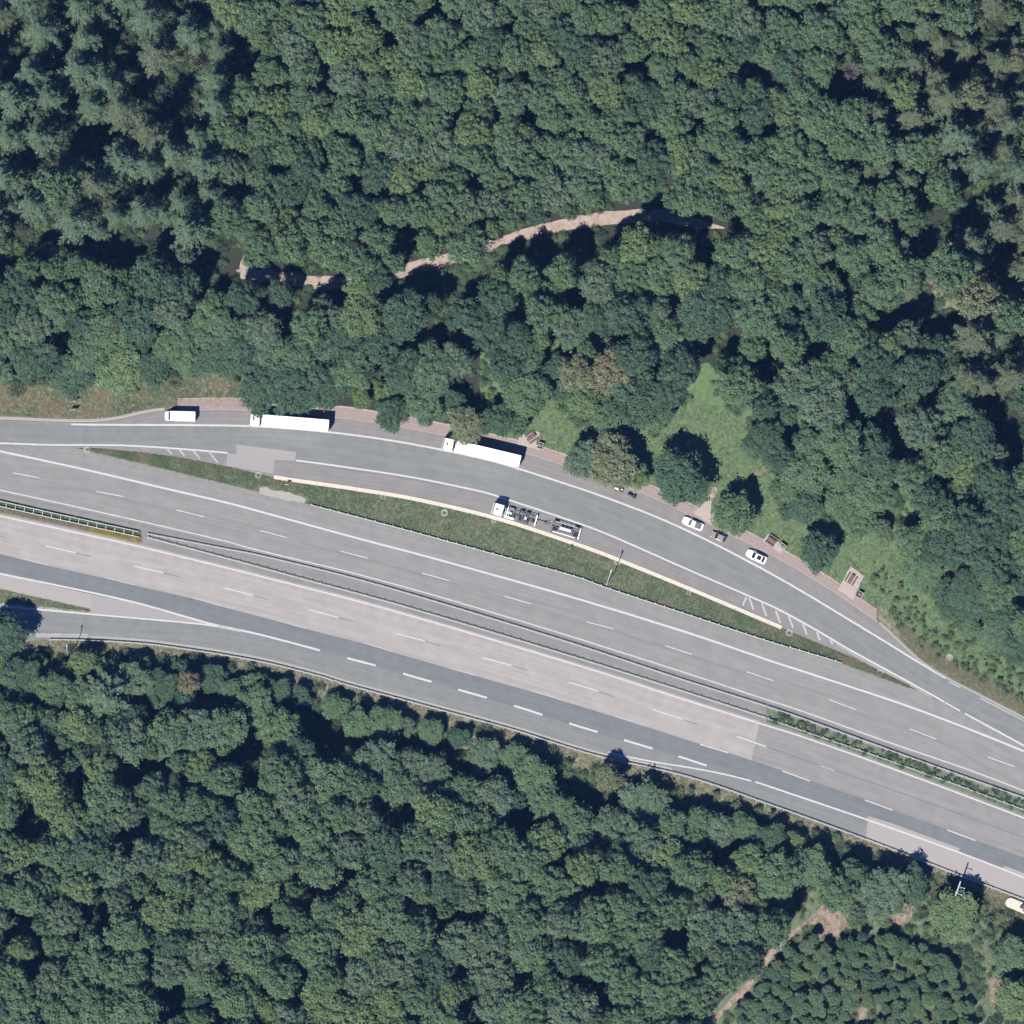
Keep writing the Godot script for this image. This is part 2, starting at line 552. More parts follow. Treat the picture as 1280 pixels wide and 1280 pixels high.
# ---------------------------------------------------------------- ground and soft surfaces
var lawn_poly := PackedVector2Array()
var TRACK := [Vector2(-80, 322), Vector2(0, 318), Vector2(50, 314), Vector2(130, 318), Vector2(220, 330), Vector2(295, 338), Vector2(345, 346), Vector2(400, 353), Vector2(460, 350), Vector2(515, 336), Vector2(560, 324), Vector2(627, 303), Vector2(690, 285), Vector2(740, 275), Vector2(790, 270), Vector2(830, 270), Vector2(870, 279), Vector2(910, 286), Vector2(960, 300), Vector2(1040, 330), Vector2(1110, 352), Vector2(1180, 350), Vector2(1240, 338), Vector2(1360, 330)]
var FOOT := [Vector2(868, 1300), Vector2(905, 1262), Vector2(935, 1232), Vector2(958, 1202), Vector2(975, 1178), Vector2(1000, 1160), Vector2(1022, 1138)]
const FS := "structure"

func band(line: Array, wide: float, h: float) -> ArrayMesh:
	var pts_l := []
	var pts_r := []
	for i in line.size() - 1:
		for k in 6:
			var q: Vector2 = line[i].cubic_interpolate(line[i + 1], line[maxi(0, i - 1)], line[mini(line.size() - 1, i + 2)], k / 6.0)
			var q2: Vector2 = line[i].cubic_interpolate(line[i + 1], line[maxi(0, i - 1)], line[mini(line.size() - 1, i + 2)], (k + 0.5) / 6.0)
			var d := (q2 - q).normalized().orthogonal()
			var at := i * 6 + k
			var taper := clampf(minf(at + 1, (line.size() - 1) * 6 - at) / 9.0, 0.08, 1.0)
			pts_l.append(q + d * (wide * 0.5 + r(-1.2, 1.2)) * taper)
			pts_r.append(q - d * (wide * 0.5 + r(-1.2, 1.2)) * taper)
	var m := MB.new()
	for i in pts_l.size() - 1:
		m.quad(W(pts_l[i].x, pts_l[i].y, h), W(pts_l[i + 1].x, pts_l[i + 1].y, h), W(pts_r[i + 1].x, pts_r[i + 1].y, h), W(pts_r[i].x, pts_r[i].y, h), Vector3.UP)
	return m.mesh()

func V(a: Array) -> Array:
	return cv(a)

func build_ground() -> void:
	var g := MB.new()
	g.quad(Vector3(-1500, 0, -1500), Vector3(1500, 0, -1500), Vector3(1500, 0, 1500), Vector3(-1500, 0, 1500), Vector3.UP)
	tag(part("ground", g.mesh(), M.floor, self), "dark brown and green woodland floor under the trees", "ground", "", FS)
	# grass verges and lawns
	var up := cv([-60, 478, 0, 482, 150, 478, 300, 462, 310, 462])
	tag(part("grass_verge", sheet(up, K, -60, 312, 0.012, 0, -2, 4, 0.8), M.dry, self), "dry tan and green grass verge above the lay-by entrance", "verge", "", FS)
	tag(part("grass_strip", sheet(LB, TN, 96, 1160, 0.016, 0.5, -0.5, 4, 0.9), M.grass, self), "long green grass strip between lay-by and motorway", "grass strip", "", FS)
	tag(part("lawn", sheet(K, K, 600, 1340, 0.012, -200, -10, 6, 2.0), M.lawn, self), "light green picnic lawn above the lay-by pavement", "lawn", "", FS)
	tag(part("bank_verge", sheet(K, K, 1097, 1340, 0.018, -24, -1, 4, 1.5), M.dry, self), "brown dry grass verge beside the lay-by exit", "verge", "", FS)
	tag(part("roadside_verge", sheet(R, R, -60, 1340, 0.012, 2, 42, 4, 1.0), M.dry, self), "narrow dry grass verge below the lower guard rail", "verge", "", FS)
	tag(part("grass_wedge", patch(V([-60, 724, 0, 736, 60, 749, 112, 762, 112, 765.5, 60, 761, 0, 756, -60, 753]), 0.036, 0.6), M.grass, self), "grass wedge between motorway and lower slip road", "grass strip", "", FS)
	tag(part("clearing", patch(V([985, 1118, 1030, 1085, 1120, 1110, 1170, 1090, 1240, 1120, 1340, 1150, 1340, 1340, 870, 1340, 880, 1275, 960, 1190]), 0.012, 2.0), M.grass, self), "scrubby green clearing with young trees below the motorway", "clearing", "", FS)
	tag(part("glade", patch(V([1120, 372, 1150, 325, 1190, 300, 1232, 296, 1236, 340, 1215, 380, 1180, 392]), 0.012, 2.5), M.dry, self), "dry grassy glade among the pines near the right edge", "clearing", "", FS)
	tag(part("bare_soil", patch(V([1012, 1148, 1030, 1128, 1052, 1140, 1062, 1158, 1044, 1172, 1020, 1168]), 0.022, 2.5), M.soil, self), "pale brown bare soil at the top of the footpath", "soil", "", FS)
	tag(part("bare_soil_001", patch(V([1105, 1136, 1128, 1118, 1146, 1126, 1140, 1146, 1122, 1162, 1110, 1158]), 0.022, 2.5), M.soil, self), "bare reddish soil patch in the middle of the clearing", "soil", "", FS)
	tag(part("bare_soil_002", patch(V([1236, 1226, 1256, 1222, 1262, 1240, 1252, 1262, 1238, 1256]), 0.022, 2.0), M.soil, self), "small brown soil patch near the lower right corner", "soil", "", FS)
	tag(part("bare_soil_003", patch(V([1058, 1282, 1072, 1262, 1090, 1240, 1096, 1248, 1082, 1268, 1070, 1290]), 0.022, 2.0), M.soil, self), "narrow pale soil strip in the young plantation, bottom edge", "soil", "", FS)
	tag(part("dirt_track", band(TRACK.slice(5, 18), 16.0, 0.02), M.track, self), "pale dirt track running through the upper wood", "track", "", FS)
	tag(part("dirt_track_001", patch(V([32, 312, 46, 306, 60, 310, 82, 306, 86, 314, 64, 320, 40, 322]), 0.02, 1.5), M.soil, self), "small bare patch of track at the left edge of the wood", "track", "", FS)
	tag(part("track_apron", patch(V([300, 330, 304, 318, 318, 324, 340, 338, 380, 345, 400, 350, 360, 356, 300, 348]), 0.026, 1.0), M.track, self), "bare widening of the dirt track left of centre", "track", "", FS)
	tag(part("footpath", band(FOOT, 8.0, 0.028), M.soil, self), "thin brown footpath at the lower right clearing", "path", "", FS)
	tag(part("lawn_path", patch(V([868, 644, 884, 622, 893, 608, 897, 611, 889, 630, 887, 655]), 0.03, 0.5), M.plaza, self), "short beige path leading from the pavement onto the lawn", "path", "", FS)
	tag(part("lawn_path_001", patch(V([940, 590, 958, 583, 962, 588, 944, 594]), 0.03, 0.8), M.dry, self), "trodden pale path end at the right of the lawn", "path", "", FS)

# ---------------------------------------------------------------- roads
func surface(called: String, mesh: Mesh, m: Material, parent: Node) -> void:
	part(called, mesh, m, parent)

var road_n: Node3D
var road_s: Node3D
var layby: Node3D
var slip: Node3D

func build_roads() -> void:
	var med := thing("median_strip", Vector3.ZERO, 0, "grey paved strip between the two motorway carriageways", "median", "", FS)
	part("asphalt", sheet(C, D, -60, 1340, 0.014, -2, 2), M.median, med)
	part("planted_bed", sheet(NR, D, -60, 174, 0.022, 1, -5, 4, 0.7), M.dry, med)
	part("planted_bed", sheet(NR, D, 958, 1340, 0.022, 3, -4, 4, 0.7), M.grass, med)
	road_n = thing("motorway_carriageway", Vector3.ZERO, 0, "grey asphalt upper carriageway of the motorway", "road", "", FS)
	part("asphalt", sheet(TN, C, -60, 1340, 0.024, 0, 3.5), M.asphalt, road_n)
	part("joint", stripe(DN, -60, 1340, 0.07, 0.029, 2.2, 0.01), M.tarfaint, road_n)
	part("joint", stripe(C, -60, 1340, 0.1, 0.029, 4.0, 0.01), M.tarfaint, road_n)
	road_s = thing("motorway_carriageway", Vector3.ZERO, 0, "beige and dark grey striped lower carriageway of the motorway", "road", "", FS)
	part("concrete_lane", sheet(D, B, -60, 950, 0.024, -3, 1, 5, 0, 0, -11), M.beige, road_s)
	part("asphalt_lane", sheet(D, B, 950, 1340, 0.024, -3, 1, 5, 0, -11, 0), M.greyright, road_s)
	part("dark_lane", sheet(B, L, -60, 1340, 0.03, 0, 1), M.dark, road_s)
	part("shoulder", patch(V([-60, 704, 0, 718, 116, 743, 112, 768, 60, 762, 0, 757, -60, 754]), 0.026, 0), M.beige2, road_s)
	part("shoulder", patch(V([116, 743, 160, 752, 265, 781, 300, 789, 250, 780.5, 112, 768]), 0.027, 0), M.concrete, road_s)
	part("outer_lane", sheet(L, R, 300, 1085, 0.026, 0, 2, 5, 0, 0, -3), M.bluegrey, road_s)
	part("outer_shoulder", sheet(L, R, 1085, 1340, 0.027, -1, 2, 5, 0, -3, 0), M.beige2, road_s)
	part("repair_patch", patch(V([1085, 1020, 1112, 1028, 1200, 1060.5, 1197, 1066, 1084, 1026]), 0.034), M.beige2, road_s)
	part("repair_patch", patch(V([1255, 1082, 1300, 1099, 1300, 1107, 1252, 1088]), 0.034), M.beige2, road_s)
	part("joint", stripe(DD, 940, 1340, 0.16, 0.034, 0, 0.03), M.tarfaint, road_s)
	slip = thing("slip_road", Vector3.ZERO, 0, "grey slip road joining the motorway at lower left", "road", "", FS)
	part("asphalt", sheet(RT, R, -60, 330, 0.03, -1, 2), M.bluegrey, slip)
	layby = thing("layby_road", Vector3.ZERO, 0, "blue grey lay-by road with parking strips on both sides", "road", "", FS)
	part("parking_asphalt", sheet(K, LB, -60, 1340, 0.028, 1, 0), M.parking, layby)
	part("driving_lane", sheet(E, F, -60, 1340, 0.034, 0, 0), M.bluegrey, layby)
	part("concrete_patch", patch(V([296, 555.5, 370, 565, 369, 576, 343, 575, 341, 592, 283, 582, 284, 567, 295, 568]), 0.04), M.concrete, layby)
	part("joint", stripe(F, 345, 960, 0.08, 0.04, 3.0, 0.02), M.tarfaint, layby)
	# broken strip of concrete where the grass strip meets the carriageway
	tag(part("drain_slab", patch(V([325, 609, 333, 608, 340, 613, 362, 615, 383, 624, 380, 629, 352, 624, 330, 619, 324, 616]), 0.06, 0.8, 0.06), M.kerbgrey, self), "cracked grey concrete slab beside the start of the guard rail", "slab")

func mark(mesh: Mesh, m: Material, road: Node3D, called := "edge_line") -> void:
	part(called, mesh, m, road)

func build_markings() -> void:
	var h := 0.044
	mark(stripe(A, -60, 1340, 0.42, h), M.white, road_n)
	mark(stripe(C, -60, 1340, 0.24, h), M.white, road_n)
	for x in [-88.0, 16.0, 120.5, 221.0, 325.0, 426.0, 528.0, 630.5, 733.0, 831.5, 933.0, 1036.0, 1137.0, 1234.5]:
		if x > -50: mark(stripe(DN, x, x + 33.5, 0.19, h), M.white, road_n, "lane_dash")
	mark(stripe(D, -60, 1340, 0.33, h), M.white, road_s)
	for x in [-50.0, 57.5, 167.5, 279.5, 386.0, 494.0, 603.0, 711.0, 816.0, 921.0]:
		mark(stripe(DD, x, x + 37.0, 0.25, h), M.white, road_s, "lane_dash")
		mark(stripe(DD, x + 37.5, x + 56.0, 0.14, h, 0.4), M.tarfaint, road_s, "blacked_out_dash")
	for x in [1026.0]:
		mark(stripe(DD, x, x + 17.0, 0.16, h), M.worn, road_s, "lane_dash")
	for x in [25.0, 132.5, 240.0, 347.0, 455.0, 561.0, 668.0, 768.0]:
		mark(stripe(B, x, x + 36.0, 0.2, h, -1.0), M.worn, road_s, "lane_dash")
	for x in [875.0, 977.5, 1081.0, 1184.0, 1290.0]:
		mark(stripe(B, x, x + 35.0, 0.22, h, 0.5), M.white, road_s, "lane_dash")
	mark(stripe(L, -60, 400, 0.4, h), M.white, road_s)
	for x in [434.0, 504.0, 573.0, 642.5, 711.5, 780.0, 848.0]:
		mark(stripe(L, x, x + 35.5, 0.42, h), M.white, road_s, "merge_dash")
	var taper := cv([745, 937, 790, 947, 827, 954, 862, 959.5, 904, 967.5, 938, 976, 962, 984])
	mark(stripe(taper, 760, 939, 0.3, h), M.white, road_s)
	mark(stripe(L, 944, 1340, 0.36, h), M.white, road_s)
	mark(stripe(RT, -60, 300, 0.34, h), M.white, slip)
	mark(stripe(R, 27, 110, 0.22, h, -5.0, 0.06), M.worn, slip)
	# lay-by
	mark(stripe(E, 89, 1182, 0.4, h, 0, 0.03), M.white, layby)
	mark(stripe(F, -60, 284, 0.36, h), M.white, layby)
	mark(stripe(F, 370, 962, 0.36, h), M.white, layby)
	mark(stripe(F, 962, 1180, 0.38, h), M.white, layby)
	mark(stripe(F, 1181, 1200, 0.3, h), M.white, layby)
	mark(stripe(F, 1206, 1340, 0.36, h), M.white, layby)
	mark(stripe(K, 1186, 1200, 0.25, h, 2.6), M.worn, layby)
	mark(stripe(K, 1225, 1340, 0.2, h, 3.0), M.worn, layby)
	for q in [[933.0, 746.0, 928.5, 757.0], [936.5, 747.0, 942.0, 762.0], [952.0, 753.0, 958.0, 770.0], [969.5, 763.0, 975.5, 779.0], [985.5, 770.0, 991.5, 784.5], [1003.5, 779.5, 1008.5, 793.0], [1021.0, 790.0, 1025.0, 800.5], [1037.5, 799.0, 1041.0, 805.5]]:
		mark(bar(q[0], q[1], q[2], q[3], 0.4, h), M.worn, layby, "hatch_stripe")
	for q in [[208.0, 560.5, 215.0, 567.5], [224.0, 562.0, 231.0, 570.0], [242.0, 564.0, 250.0, 573.0], [262.0, 566.0, 272.0, 578.0]]:
		mark(bar(q[0], q[1], q[2], q[3], 0.32, h), M.worn, layby, "hatch_stripe")

# ---------------------------------------------------------------- kerbs and pavement
func kerb_mesh(cu: Array, x0: float, x1: float, wide: float, high: float, off: float, length: float, gap := 0.02) -> ArrayMesh:
	# a row of kerb stones with open joints, following the curve
	var m := MB.new()
	var x := x0
	while x < x1:
		var p := W(x, fy(cu, x) + off)
		var sl := (fy(cu, x + 2.0) - fy(cu, x)) / 2.0
		var nx := minf(x1, x + length / S / sqrt(1.0 + sl * sl))
		var q := W(nx, fy(cu, nx) + off)
		var d := q - p
		var l := d.length() - gap
		if l > 0.1:
			var bas := Basis(Vector3.UP, atan2(-d.z, d.x))
			m.box((p + q) * 0.5 + Vector3(0, high * 0.5 + r(-0.006, 0.006), 0), Vector3(l, high, wide + r(-0.01, 0.01)), 0.015, bas)
		x = nx
	return m.mesh()

func build_kerbs() -> void:
	var k := tag(part("kerb", kerb_mesh(LB, 342.5, 977, 0.85, 0.15, -0.5, 1.0, 0.005), M.kerb, self), "wide cream kerb along the grass strip of the lay-by", "kerb")
	k.set_meta("kind", FS)
	tag(part("kerb_001", kerb_mesh(K, 207, 1098, 0.26, 0.14, 0, 1.0), M.kerbgrey, self), "thin grey kerb along the reddish lay-by pavement", "kerb", "", FS)
	tag(part("kerb_002", kerb_mesh(K, -60, 206, 0.7, 0.1, -1.5, 1.0, 0.005), M.kerbgrey, self), "beige kerb curving along the lay-by entrance", "kerb", "", FS)
	tag(part("kerb_003", kerb_mesh(K, 1099, 1340, 0.45, 0.1, -0.8, 1.0), M.kerbgrey, self), "pale kerb curving along the lay-by exit", "kerb", "", FS)
	tag(part("kerb_004", kerb_mesh(F, 1045, 1165, 0.3, 0.08, 3.0, 1.0), M.kerbgrey, self), "weathered kerb at the narrow end of the grass strip", "kerb", "", FS)
	tag(part("gutter", kerb_mesh(R, 45, 840, 0.5, 0.07, -2.5, 2.0), M.kerbgrey, self), "pale concrete gutter beside the lower guard rail", "gutter", "", FS)
	tag(part("gutter_001", kerb_mesh(RT, -60, 112, 0.4, 0.06, -3.0, 2.0), M.kerbgrey, self), "pale concrete gutter under the small grass wedge", "gutter", "", FS)
	var pv := thing("pavement", Vector3.ZERO, 0, "reddish paved footway along the upper side of the lay-by", "pavement", "", FS)
	part("paving", sheet(K, K, 222, 1096, 0.12, -13, -0.7, 4, 0.5), M.sidewalk, pv)
	part("paving_edge", sheet(K, K, 222, 1096, 0.09, -15.0, -1.0, 4, 0.5), M.plaza, pv)
	part("picnic_pad", patch(V([1047, 737, 1063, 708, 1068, 711, 1080, 720, 1069, 743, 1066, 750]), 0.135, 0.5, 0.1), M.plaza, pv)
	part("picnic_pad", patch(V([646, 556, 650, 544, 658, 543, 672, 539, 675, 541, 670, 553, 674, 562]), 0.135, 0.4, 0.1), M.plaza, pv)
	part("picnic_pad", patch(V([953, 676, 960, 667, 981, 684, 976, 692]), 0.135, 0.4, 0.1), M.plaza, pv)
	part("path_mouth", patch(V([866, 641, 886, 625, 889, 632, 888, 655]), 0.133, 0.3, 0.1), M.plaza, pv)

# ---------------------------------------------------------------- guard rails
func rail_mesh(cu: Array, x0: float, x1: float, off: float, beam := 1.0, depth := 0.12, hi := 0.75) -> ArrayMesh:
	# W-beam swept along the curve
	var m := MB.new()
	var prof := [Vector2(0.0, 0.0), Vector2(1.0, -0.06), Vector2(0.35, -0.155), Vector2(1.0, -0.25), Vector2(0.0, -0.31), Vector2(-0.35, -0.25), Vector2(-0.2, -0.155), Vector2(-0.35, -0.06)]
	var rings := []
	var cnt := int((x1 - x0) / 8.0) + 1
	for i in cnt + 1:
		var x := x0 + (x1 - x0) * i / cnt
		var p := W(x, fy(cu, x) + off)
		var q := W(x + 1.0, fy(cu, x + 1.0) + off)
		var side := (q - p).normalized().cross(Vector3.UP)
		var rg := PackedVector3Array()
		for u in prof:
			rg.append(p + side * u.x * depth + Vector3(0, hi + u.y * beam, 0))
		rings.append(rg)
	m.loft(rings)
	return m.mesh()

func guard_rail(label: String, cu: Array, x0: float, x1: float, off: float, post_off: float, mat: Material, double := 0.0, beam := 1.0) -> void:
	var g := thing("guard_rail", W((x0 + x1) * 0.5, fy(cu, (x0 + x1) * 0.5) + off), 0, label, "guard rail", "guard rails along the motorway")
	var base := g.position
	part("rail", rail_mesh(cu, x0, x1, off, beam), mat, g, -base)
	if double > 0.0:
		part("rail", rail_mesh(cu, x0, x1, off + double), mat, g, -base)
	var post := MB.new()
	post.box(Vector3(0, 0.36, 0), Vector3(0.1, 0.72, 0.14), 0.01)
	var pm := post.mesh()
	var arm := MB.new()
	arm.box(Vector3.ZERO, Vector3(0.14, 0.09, (double if double > 0.0 else 2.0) * S), 0.01)
	var am := arm.mesh()
	var x := x0 + 2.0
	while x < x1:
		var o := part("post", pm, mat, g, W(x, fy(cu, x) + off + post_off) - base)
		o.rotation.y = -0.25
		var sp := part("spacer", am, mat, g, W(x, fy(cu, x) + off + (double * 0.5 if double > 0.0 else post_off * 0.5), 0.7) - base)
		sp.rotation.y = -0.25
		x += 11.3

func build_rails() -> void:
	guard_rail("pale green double guard rail over the planted left median", NR, -50, 174, 0, 3.0, M.steelgreen, 6.5)
	guard_rail("upper guard rail on the paved median, next to the grey carriageway", NR, 184, 958, 0, 1.2, M.steel, 0.0, 0.6)
	guard_rail("lower guard rail on the paved median, next to the beige lanes", SR, 184, 958, 0, -1.5, M.steel, 0.0, 0.35)
	guard_rail("upper guard rail beside the bushes of the right median", NR, 959, 1340, 0, 1.6, M.steel)
	guard_rail("lower guard rail half hidden in bushes of the right median", SR, 959, 1340, 0, -1.6, M.steel)
	guard_rail("guard rail below the grass strip of the lay-by", TN, 388, 985, 0, -1.6, M.steelgreen)
	guard_rail("low guard rail end stub beside the narrow grass tip", TN, 986, 1052, -0.5, -1.6, M.steelgreen)
	guard_rail("long guard rail between lower carriageway and wood", R, 62, 1340, 1.5, 1.8, M.steel, 0.0, 0.7)

# ---------------------------------------------------------------- street furniture
func ring_mesh(r0: float, r1: float, h: float) -> ArrayMesh:
	var m := MB.new()
	for k in 24:
		var a := TAU * k / 24.0
		var b := TAU * (k + 1) / 24.0
		var ea := Vector3(cos(a), 0, sin(a))
		var eb := Vector3(cos(b), 0, sin(b))
		var up := Vector3(0, h, 0)
		m.quad(ea * r0 + up, eb * r0 + up, eb * r1 + up, ea * r1 + up, Vector3.UP)
		m.quad(ea * r1 + up, eb * r1 + up, eb * (r1 + 0.03), ea * (r1 + 0.03), ea)
		m.quad(ea * r0 + up, eb * r0 + up, eb * r0, ea * r0, -ea)
	return m.mesh()

func lamp_post(at: Vector2, toward: Vector2, reach: float, tall: float, label: String, mat: Material) -> void:
	var t := thing("lamp_post", W(at.x, at.y), heading(toward.x, toward.y), label, "lamp post", "lamp posts by the road")
	var m := MB.new()
	m.tube(Vector3(0, 0, 0), Vector3(0, tall * 0.75, 0), 0.12, 0.09, 10)
	part("pole", m.mesh(true), mat, t)
	var b := MB.new()
	var prev := Vector3(0, tall * 0.75 - 0.1, 0)
	for k in 6:
		var f := (k + 1) / 6.0
		var q := Vector3(reach * 0.8 * f, tall * 0.75 + tall * 0.25 * sin(f * PI * 0.5), 0)
		b.tube(prev, q, 0.09, 0.08, 8)
		prev = q
	part("arm", b.mesh(), mat, t)
	var hd := MB.new()
	hd.box(prev + Vector3(reach * 0.1, 0, 0), Vector3(reach * 0.26, 0.14, 0.3), 0.05)
	part("lamp_head", hd.mesh(), mat, t)
	part("base_plate", ring_mesh(0.0, 0.28, 0.06), M.concrete, t)

func sign_post(at: Vector2, turn: float, wide: float, tall: float, high: float, posts: int, label: String, bm: Material) -> void:
	var t := thing("road_sign", W(at.x, at.y), turn, label, "sign", "signs beside the lay-by")
	var bo := MB.new()
	bo.box(Vector3(0, high - tall * 0.5, 0), Vector3(wide, tall, 0.06), 0.015)
	part("board", bo.mesh(), bm, t)
	for k in posts:
		var px := 0.0 if posts == 1 else (k - 0.5) * wide * 0.7
		var p := MB.new()
		p.tube(Vector3(px, 0, -0.09), Vector3(px, high + 0.05, -0.09), 0.04, 0.04, 8)
		part("post", p.mesh(), M.steel, t)

func picnic_table(at: Vector2, dir: Vector2, label: String) -> void:
	var t := thing("picnic_table", W(at.x, at.y, 0.135), heading(dir.x, dir.y), label, "picnic table", "picnic tables by the lay-by")
	for k in 5:
		part("table_plank", box_mesh(Vector3(2.1, 0.045, 0.15), 0.01), M.wood, t, Vector3(r(-0.01, 0.01), 0.76, (k - 2) * 0.165))
	for s in [-1.0, 1.0]:
		for k in 2:
			part("bench_plank", box_mesh(Vector3(2.1, 0.045, 0.17), 0.01), M.wood, t, Vector3(r(-0.01, 0.01), 0.45, s * (0.9 + (k - 0.5) * 0.19)))
		for e in [-0.75, 0.75]:
			part("bench_leg", box_mesh(Vector3(0.12, 0.43, 0.28), 0.01), M.kerbgrey, t, Vector3(e, 0.213, s * 0.9))
	for e in [-0.7, 0.7]:
		part("table_leg", box_mesh(Vector3(0.14, 0.73, 0.5), 0.01), M.kerbgrey, t, Vector3(e, 0.366, 0))

func bin_shelter(at: Vector2, dir: Vector2, label: String) -> void:
	var t := thing("litter_bin", W(at.x, at.y, 0.0), heading(dir.x, dir.y), label, "litter bin", "litter bins by the picnic pads")
	part("back_wall", box_mesh(Vector3(1.5, 1.1, 0.16), 0.02), M.plaza, t, Vector3(0, 0.55, -0.6))
	part("side_wall", box_mesh(Vector3(0.16, 1.1, 1.0), 0.02), M.plaza, t, Vector3(-0.66, 0.55, -0.018))
	part("side_wall", box_mesh(Vector3(0.16, 1.1, 1.0), 0.02), M.plaza, t, Vector3(0.66, 0.55, -0.018))
	var b := MB.new()
	b.tube(Vector3(0, 0.02, 0), Vector3(0, 0.95, 0), 0.34, 0.38, 14)
	part("bin", b.mesh(), M.binmat, t)
	var l := MB.new()
	l.tube(Vector3(0, 0.953, 0), Vector3(0, 1.02, 0), 0.4, 0.3, 14)
	part("lid", l.mesh(), M.chassis2, t)

func build_furniture() -> void:
	var rings := [[109, 562, "squat concrete drain ring at the left tip of the grass strip", 0.78], [323, 594, "concrete drain ring below the pale concrete patch", 0.72], [555.5, 641, "concrete drain ring on the grass left of the empty truck", 0.78], [771.5, 702, "concrete drain ring against the cream kerb by the lamp", 0.72], [986.5, 791, "concrete drain ring just past the end of the cream kerb", 0.8], [1100, 841, "concrete drain ring near the right tip of the grass strip", 0.75], [1187, 821.5, "pale round concrete cover on the dry bank by the exit", 0.75]]
	for q in rings:
		var t := thing("drain_ring", W(q[0], q[1]), r(0, 3), q[2], "manhole", "concrete drain rings")
		part("concrete_ring", ring_mesh(0.36 if q[0] < 1150 else 0.0, q[3], 0.1), M.kerbgrey, t)
		part("cover", ring_mesh(0.0, 0.33, 0.03), M.grass if q[0] < 1150 else M.kerbgrey, t)
	var us := [[617.5, 650.5, -0.3, "small concrete outlet at the kerb beside the empty truck's cab"], [861, 740.5, -0.4, "small concrete outlet halfway down the right kerb"], [479, 621, -0.2, "small concrete outlet at the kerb below the long parking strip"]]
	for q in us:
		var t := thing("drain_outlet", W(q[0], q[1]), q[2], q[3], "drain", "drain outlets at the cream kerb")
		for s in [-1.0, 1.0]:
			part("side_wall", box_mesh(Vector3(0.16, 0.14, 1.1), 0.02), M.kerbgrey, t, Vector3(s * 0.42, 0.07, 0))
		part("end_wall", box_mesh(Vector3(0.68, 0.14, 0.16), 0.02), M.kerbgrey, t, Vector3(0, 0.07, 0.46))
		part("grate", box_mesh(Vector3(0.66, 0.04, 0.9), 0.01), M.chassis2, t, Vector3(0, 0.02, -0.09))
	lamp_post(Vector2(757.5, 731), Vector2(6, -20), 3.5, 8.2, "curved green grey lamp post by the middle guard rail", M.steelgreen)
	lamp_post(Vector2(87.5, 817), Vector2(0, -12), 2.1, 8.0, "pale lamp post beside the slip road at lower left", M.steel)
	# mast with two cross arms
	var t2 := thing("camera_mast", W(1191, 1116), heading(6, -17), "pale blue mast with two cross arms by the lower guard rail", "mast")
	var pm := MB.new()
	pm.tube(Vector3.ZERO, Vector3(0, 7.0, 0), 0.14, 0.11, 10)
	part("pole", pm.mesh(true), M.bluesteel, t2)
	part("boom", box_mesh(Vector3(3.4, 0.2, 0.28), 0.04), M.bluesteel, t2, Vector3(1.5, 7.05, 0))
	part("cross_arm", box_mesh(Vector3(0.12, 0.12, 1.0), 0.03), M.bluesteel, t2, Vector3(0.5, 7.05, 0.65))
	part("cross_arm", box_mesh(Vector3(0.12, 0.12, 1.0), 0.03), M.bluesteel, t2, Vector3(2.0, 7.05, 0.65))
	for x in [0.5, 2.0]:
		part("detector", box_mesh(Vector3(0.3, 0.2, 0.25), 0.04), M.bluesteel, t2, Vector3(x, 7.0, 1.25))
	# white plinth of a gantry at the right edge
	var t3 := thing("gantry_base", W(1277, 1134), heading(24, 10), "rounded white concrete gantry base cut off by the right edge", "gantry")
	var pl := MB.new()
	var rg := []
	for lv in [[0.0, 1.0], [0.5, 0.98], [0.62, 0.9]]:
		var pts := PackedVector3Array()
		for k in 28:
			var a := TAU * k / 28.0
			var cxs := 2.6 if cos(a) > 0 else -2.6
			pts.append(Vector3(cxs + cos(a) * 1.15 * lv[1], lv[0], sin(a) * 1.15 * lv[1]))
		rg.append(pts)
	pl.loft(rg)
	part("plinth", pl.mesh(), M.kerb, t3)
	var gp := MB.new()
	gp.tube(Vector3(-0.1, 0.61, -0.1), Vector3(-0.1, 6.2, -0.1), 0.24, 0.2, 12)
	part("post", gp.mesh(true), M.chassis2, t3)
	part("foot_plate", box_mesh(Vector3(0.8, 0.06, 0.8), 0.02), M.chassis2, t3, Vector3(-0.1, 0.645, -0.1))
	part("beam", box_mesh(Vector3(0.4, 0.4, 5.0), 0.03), M.chassis2, t3, Vector3(-0.1, 6.4, -2.0))
	# signs
	sign_post(Vector2(92, 513), 0.03, 1.4, 1.3, 2.3, 2, "pale lower sign board on the dry verge at upper left", M.plate)
	sign_post(Vector2(92, 502.5), 0.03, 1.4, 1.4, 2.6, 2, "pale rear sign board behind another on the dry verge", M.plate)
	sign_post(Vector2(359, 606), -0.2, 0.7, 0.7, 2.2, 1, "white parking sign at the left end of the cream kerb", M.whitepaint)
	sign_post(Vector2(712, 686), 0.5, 0.6, 0.6, 2.1, 1, "small sign on the grass behind the empty trailer", M.plate)
	picnic_table(Vector2(1063.5, 724), Vector2(-7, 11), "brown picnic table on the large pad right of the parked cars")
	picnic_table(Vector2(664, 547), Vector2(-9, 6), "dark picnic table on the pad behind the white lorry")
	picnic_table(Vector2(964.5, 675.5), Vector2(9, 6.5), "picnic table on the pad above the white car with sunroof")
	bin_shelter(Vector2(1074, 743), Vector2(-3, 5), "litter bin in a concrete shelter beside the large picnic pad")
	bin_shelter(Vector2(675, 557), Vector2(-3, 9), "litter bin in a concrete shelter beside the left picnic pad")
	bin_shelter(Vector2(977.5, 683), Vector2(5, 4), "litter bin in a concrete shelter beside the middle picnic pad")

# ---------------------------------------------------------------- vehicles (front towards +x, origin on the ground in the middle)
var wheel_cache := {}

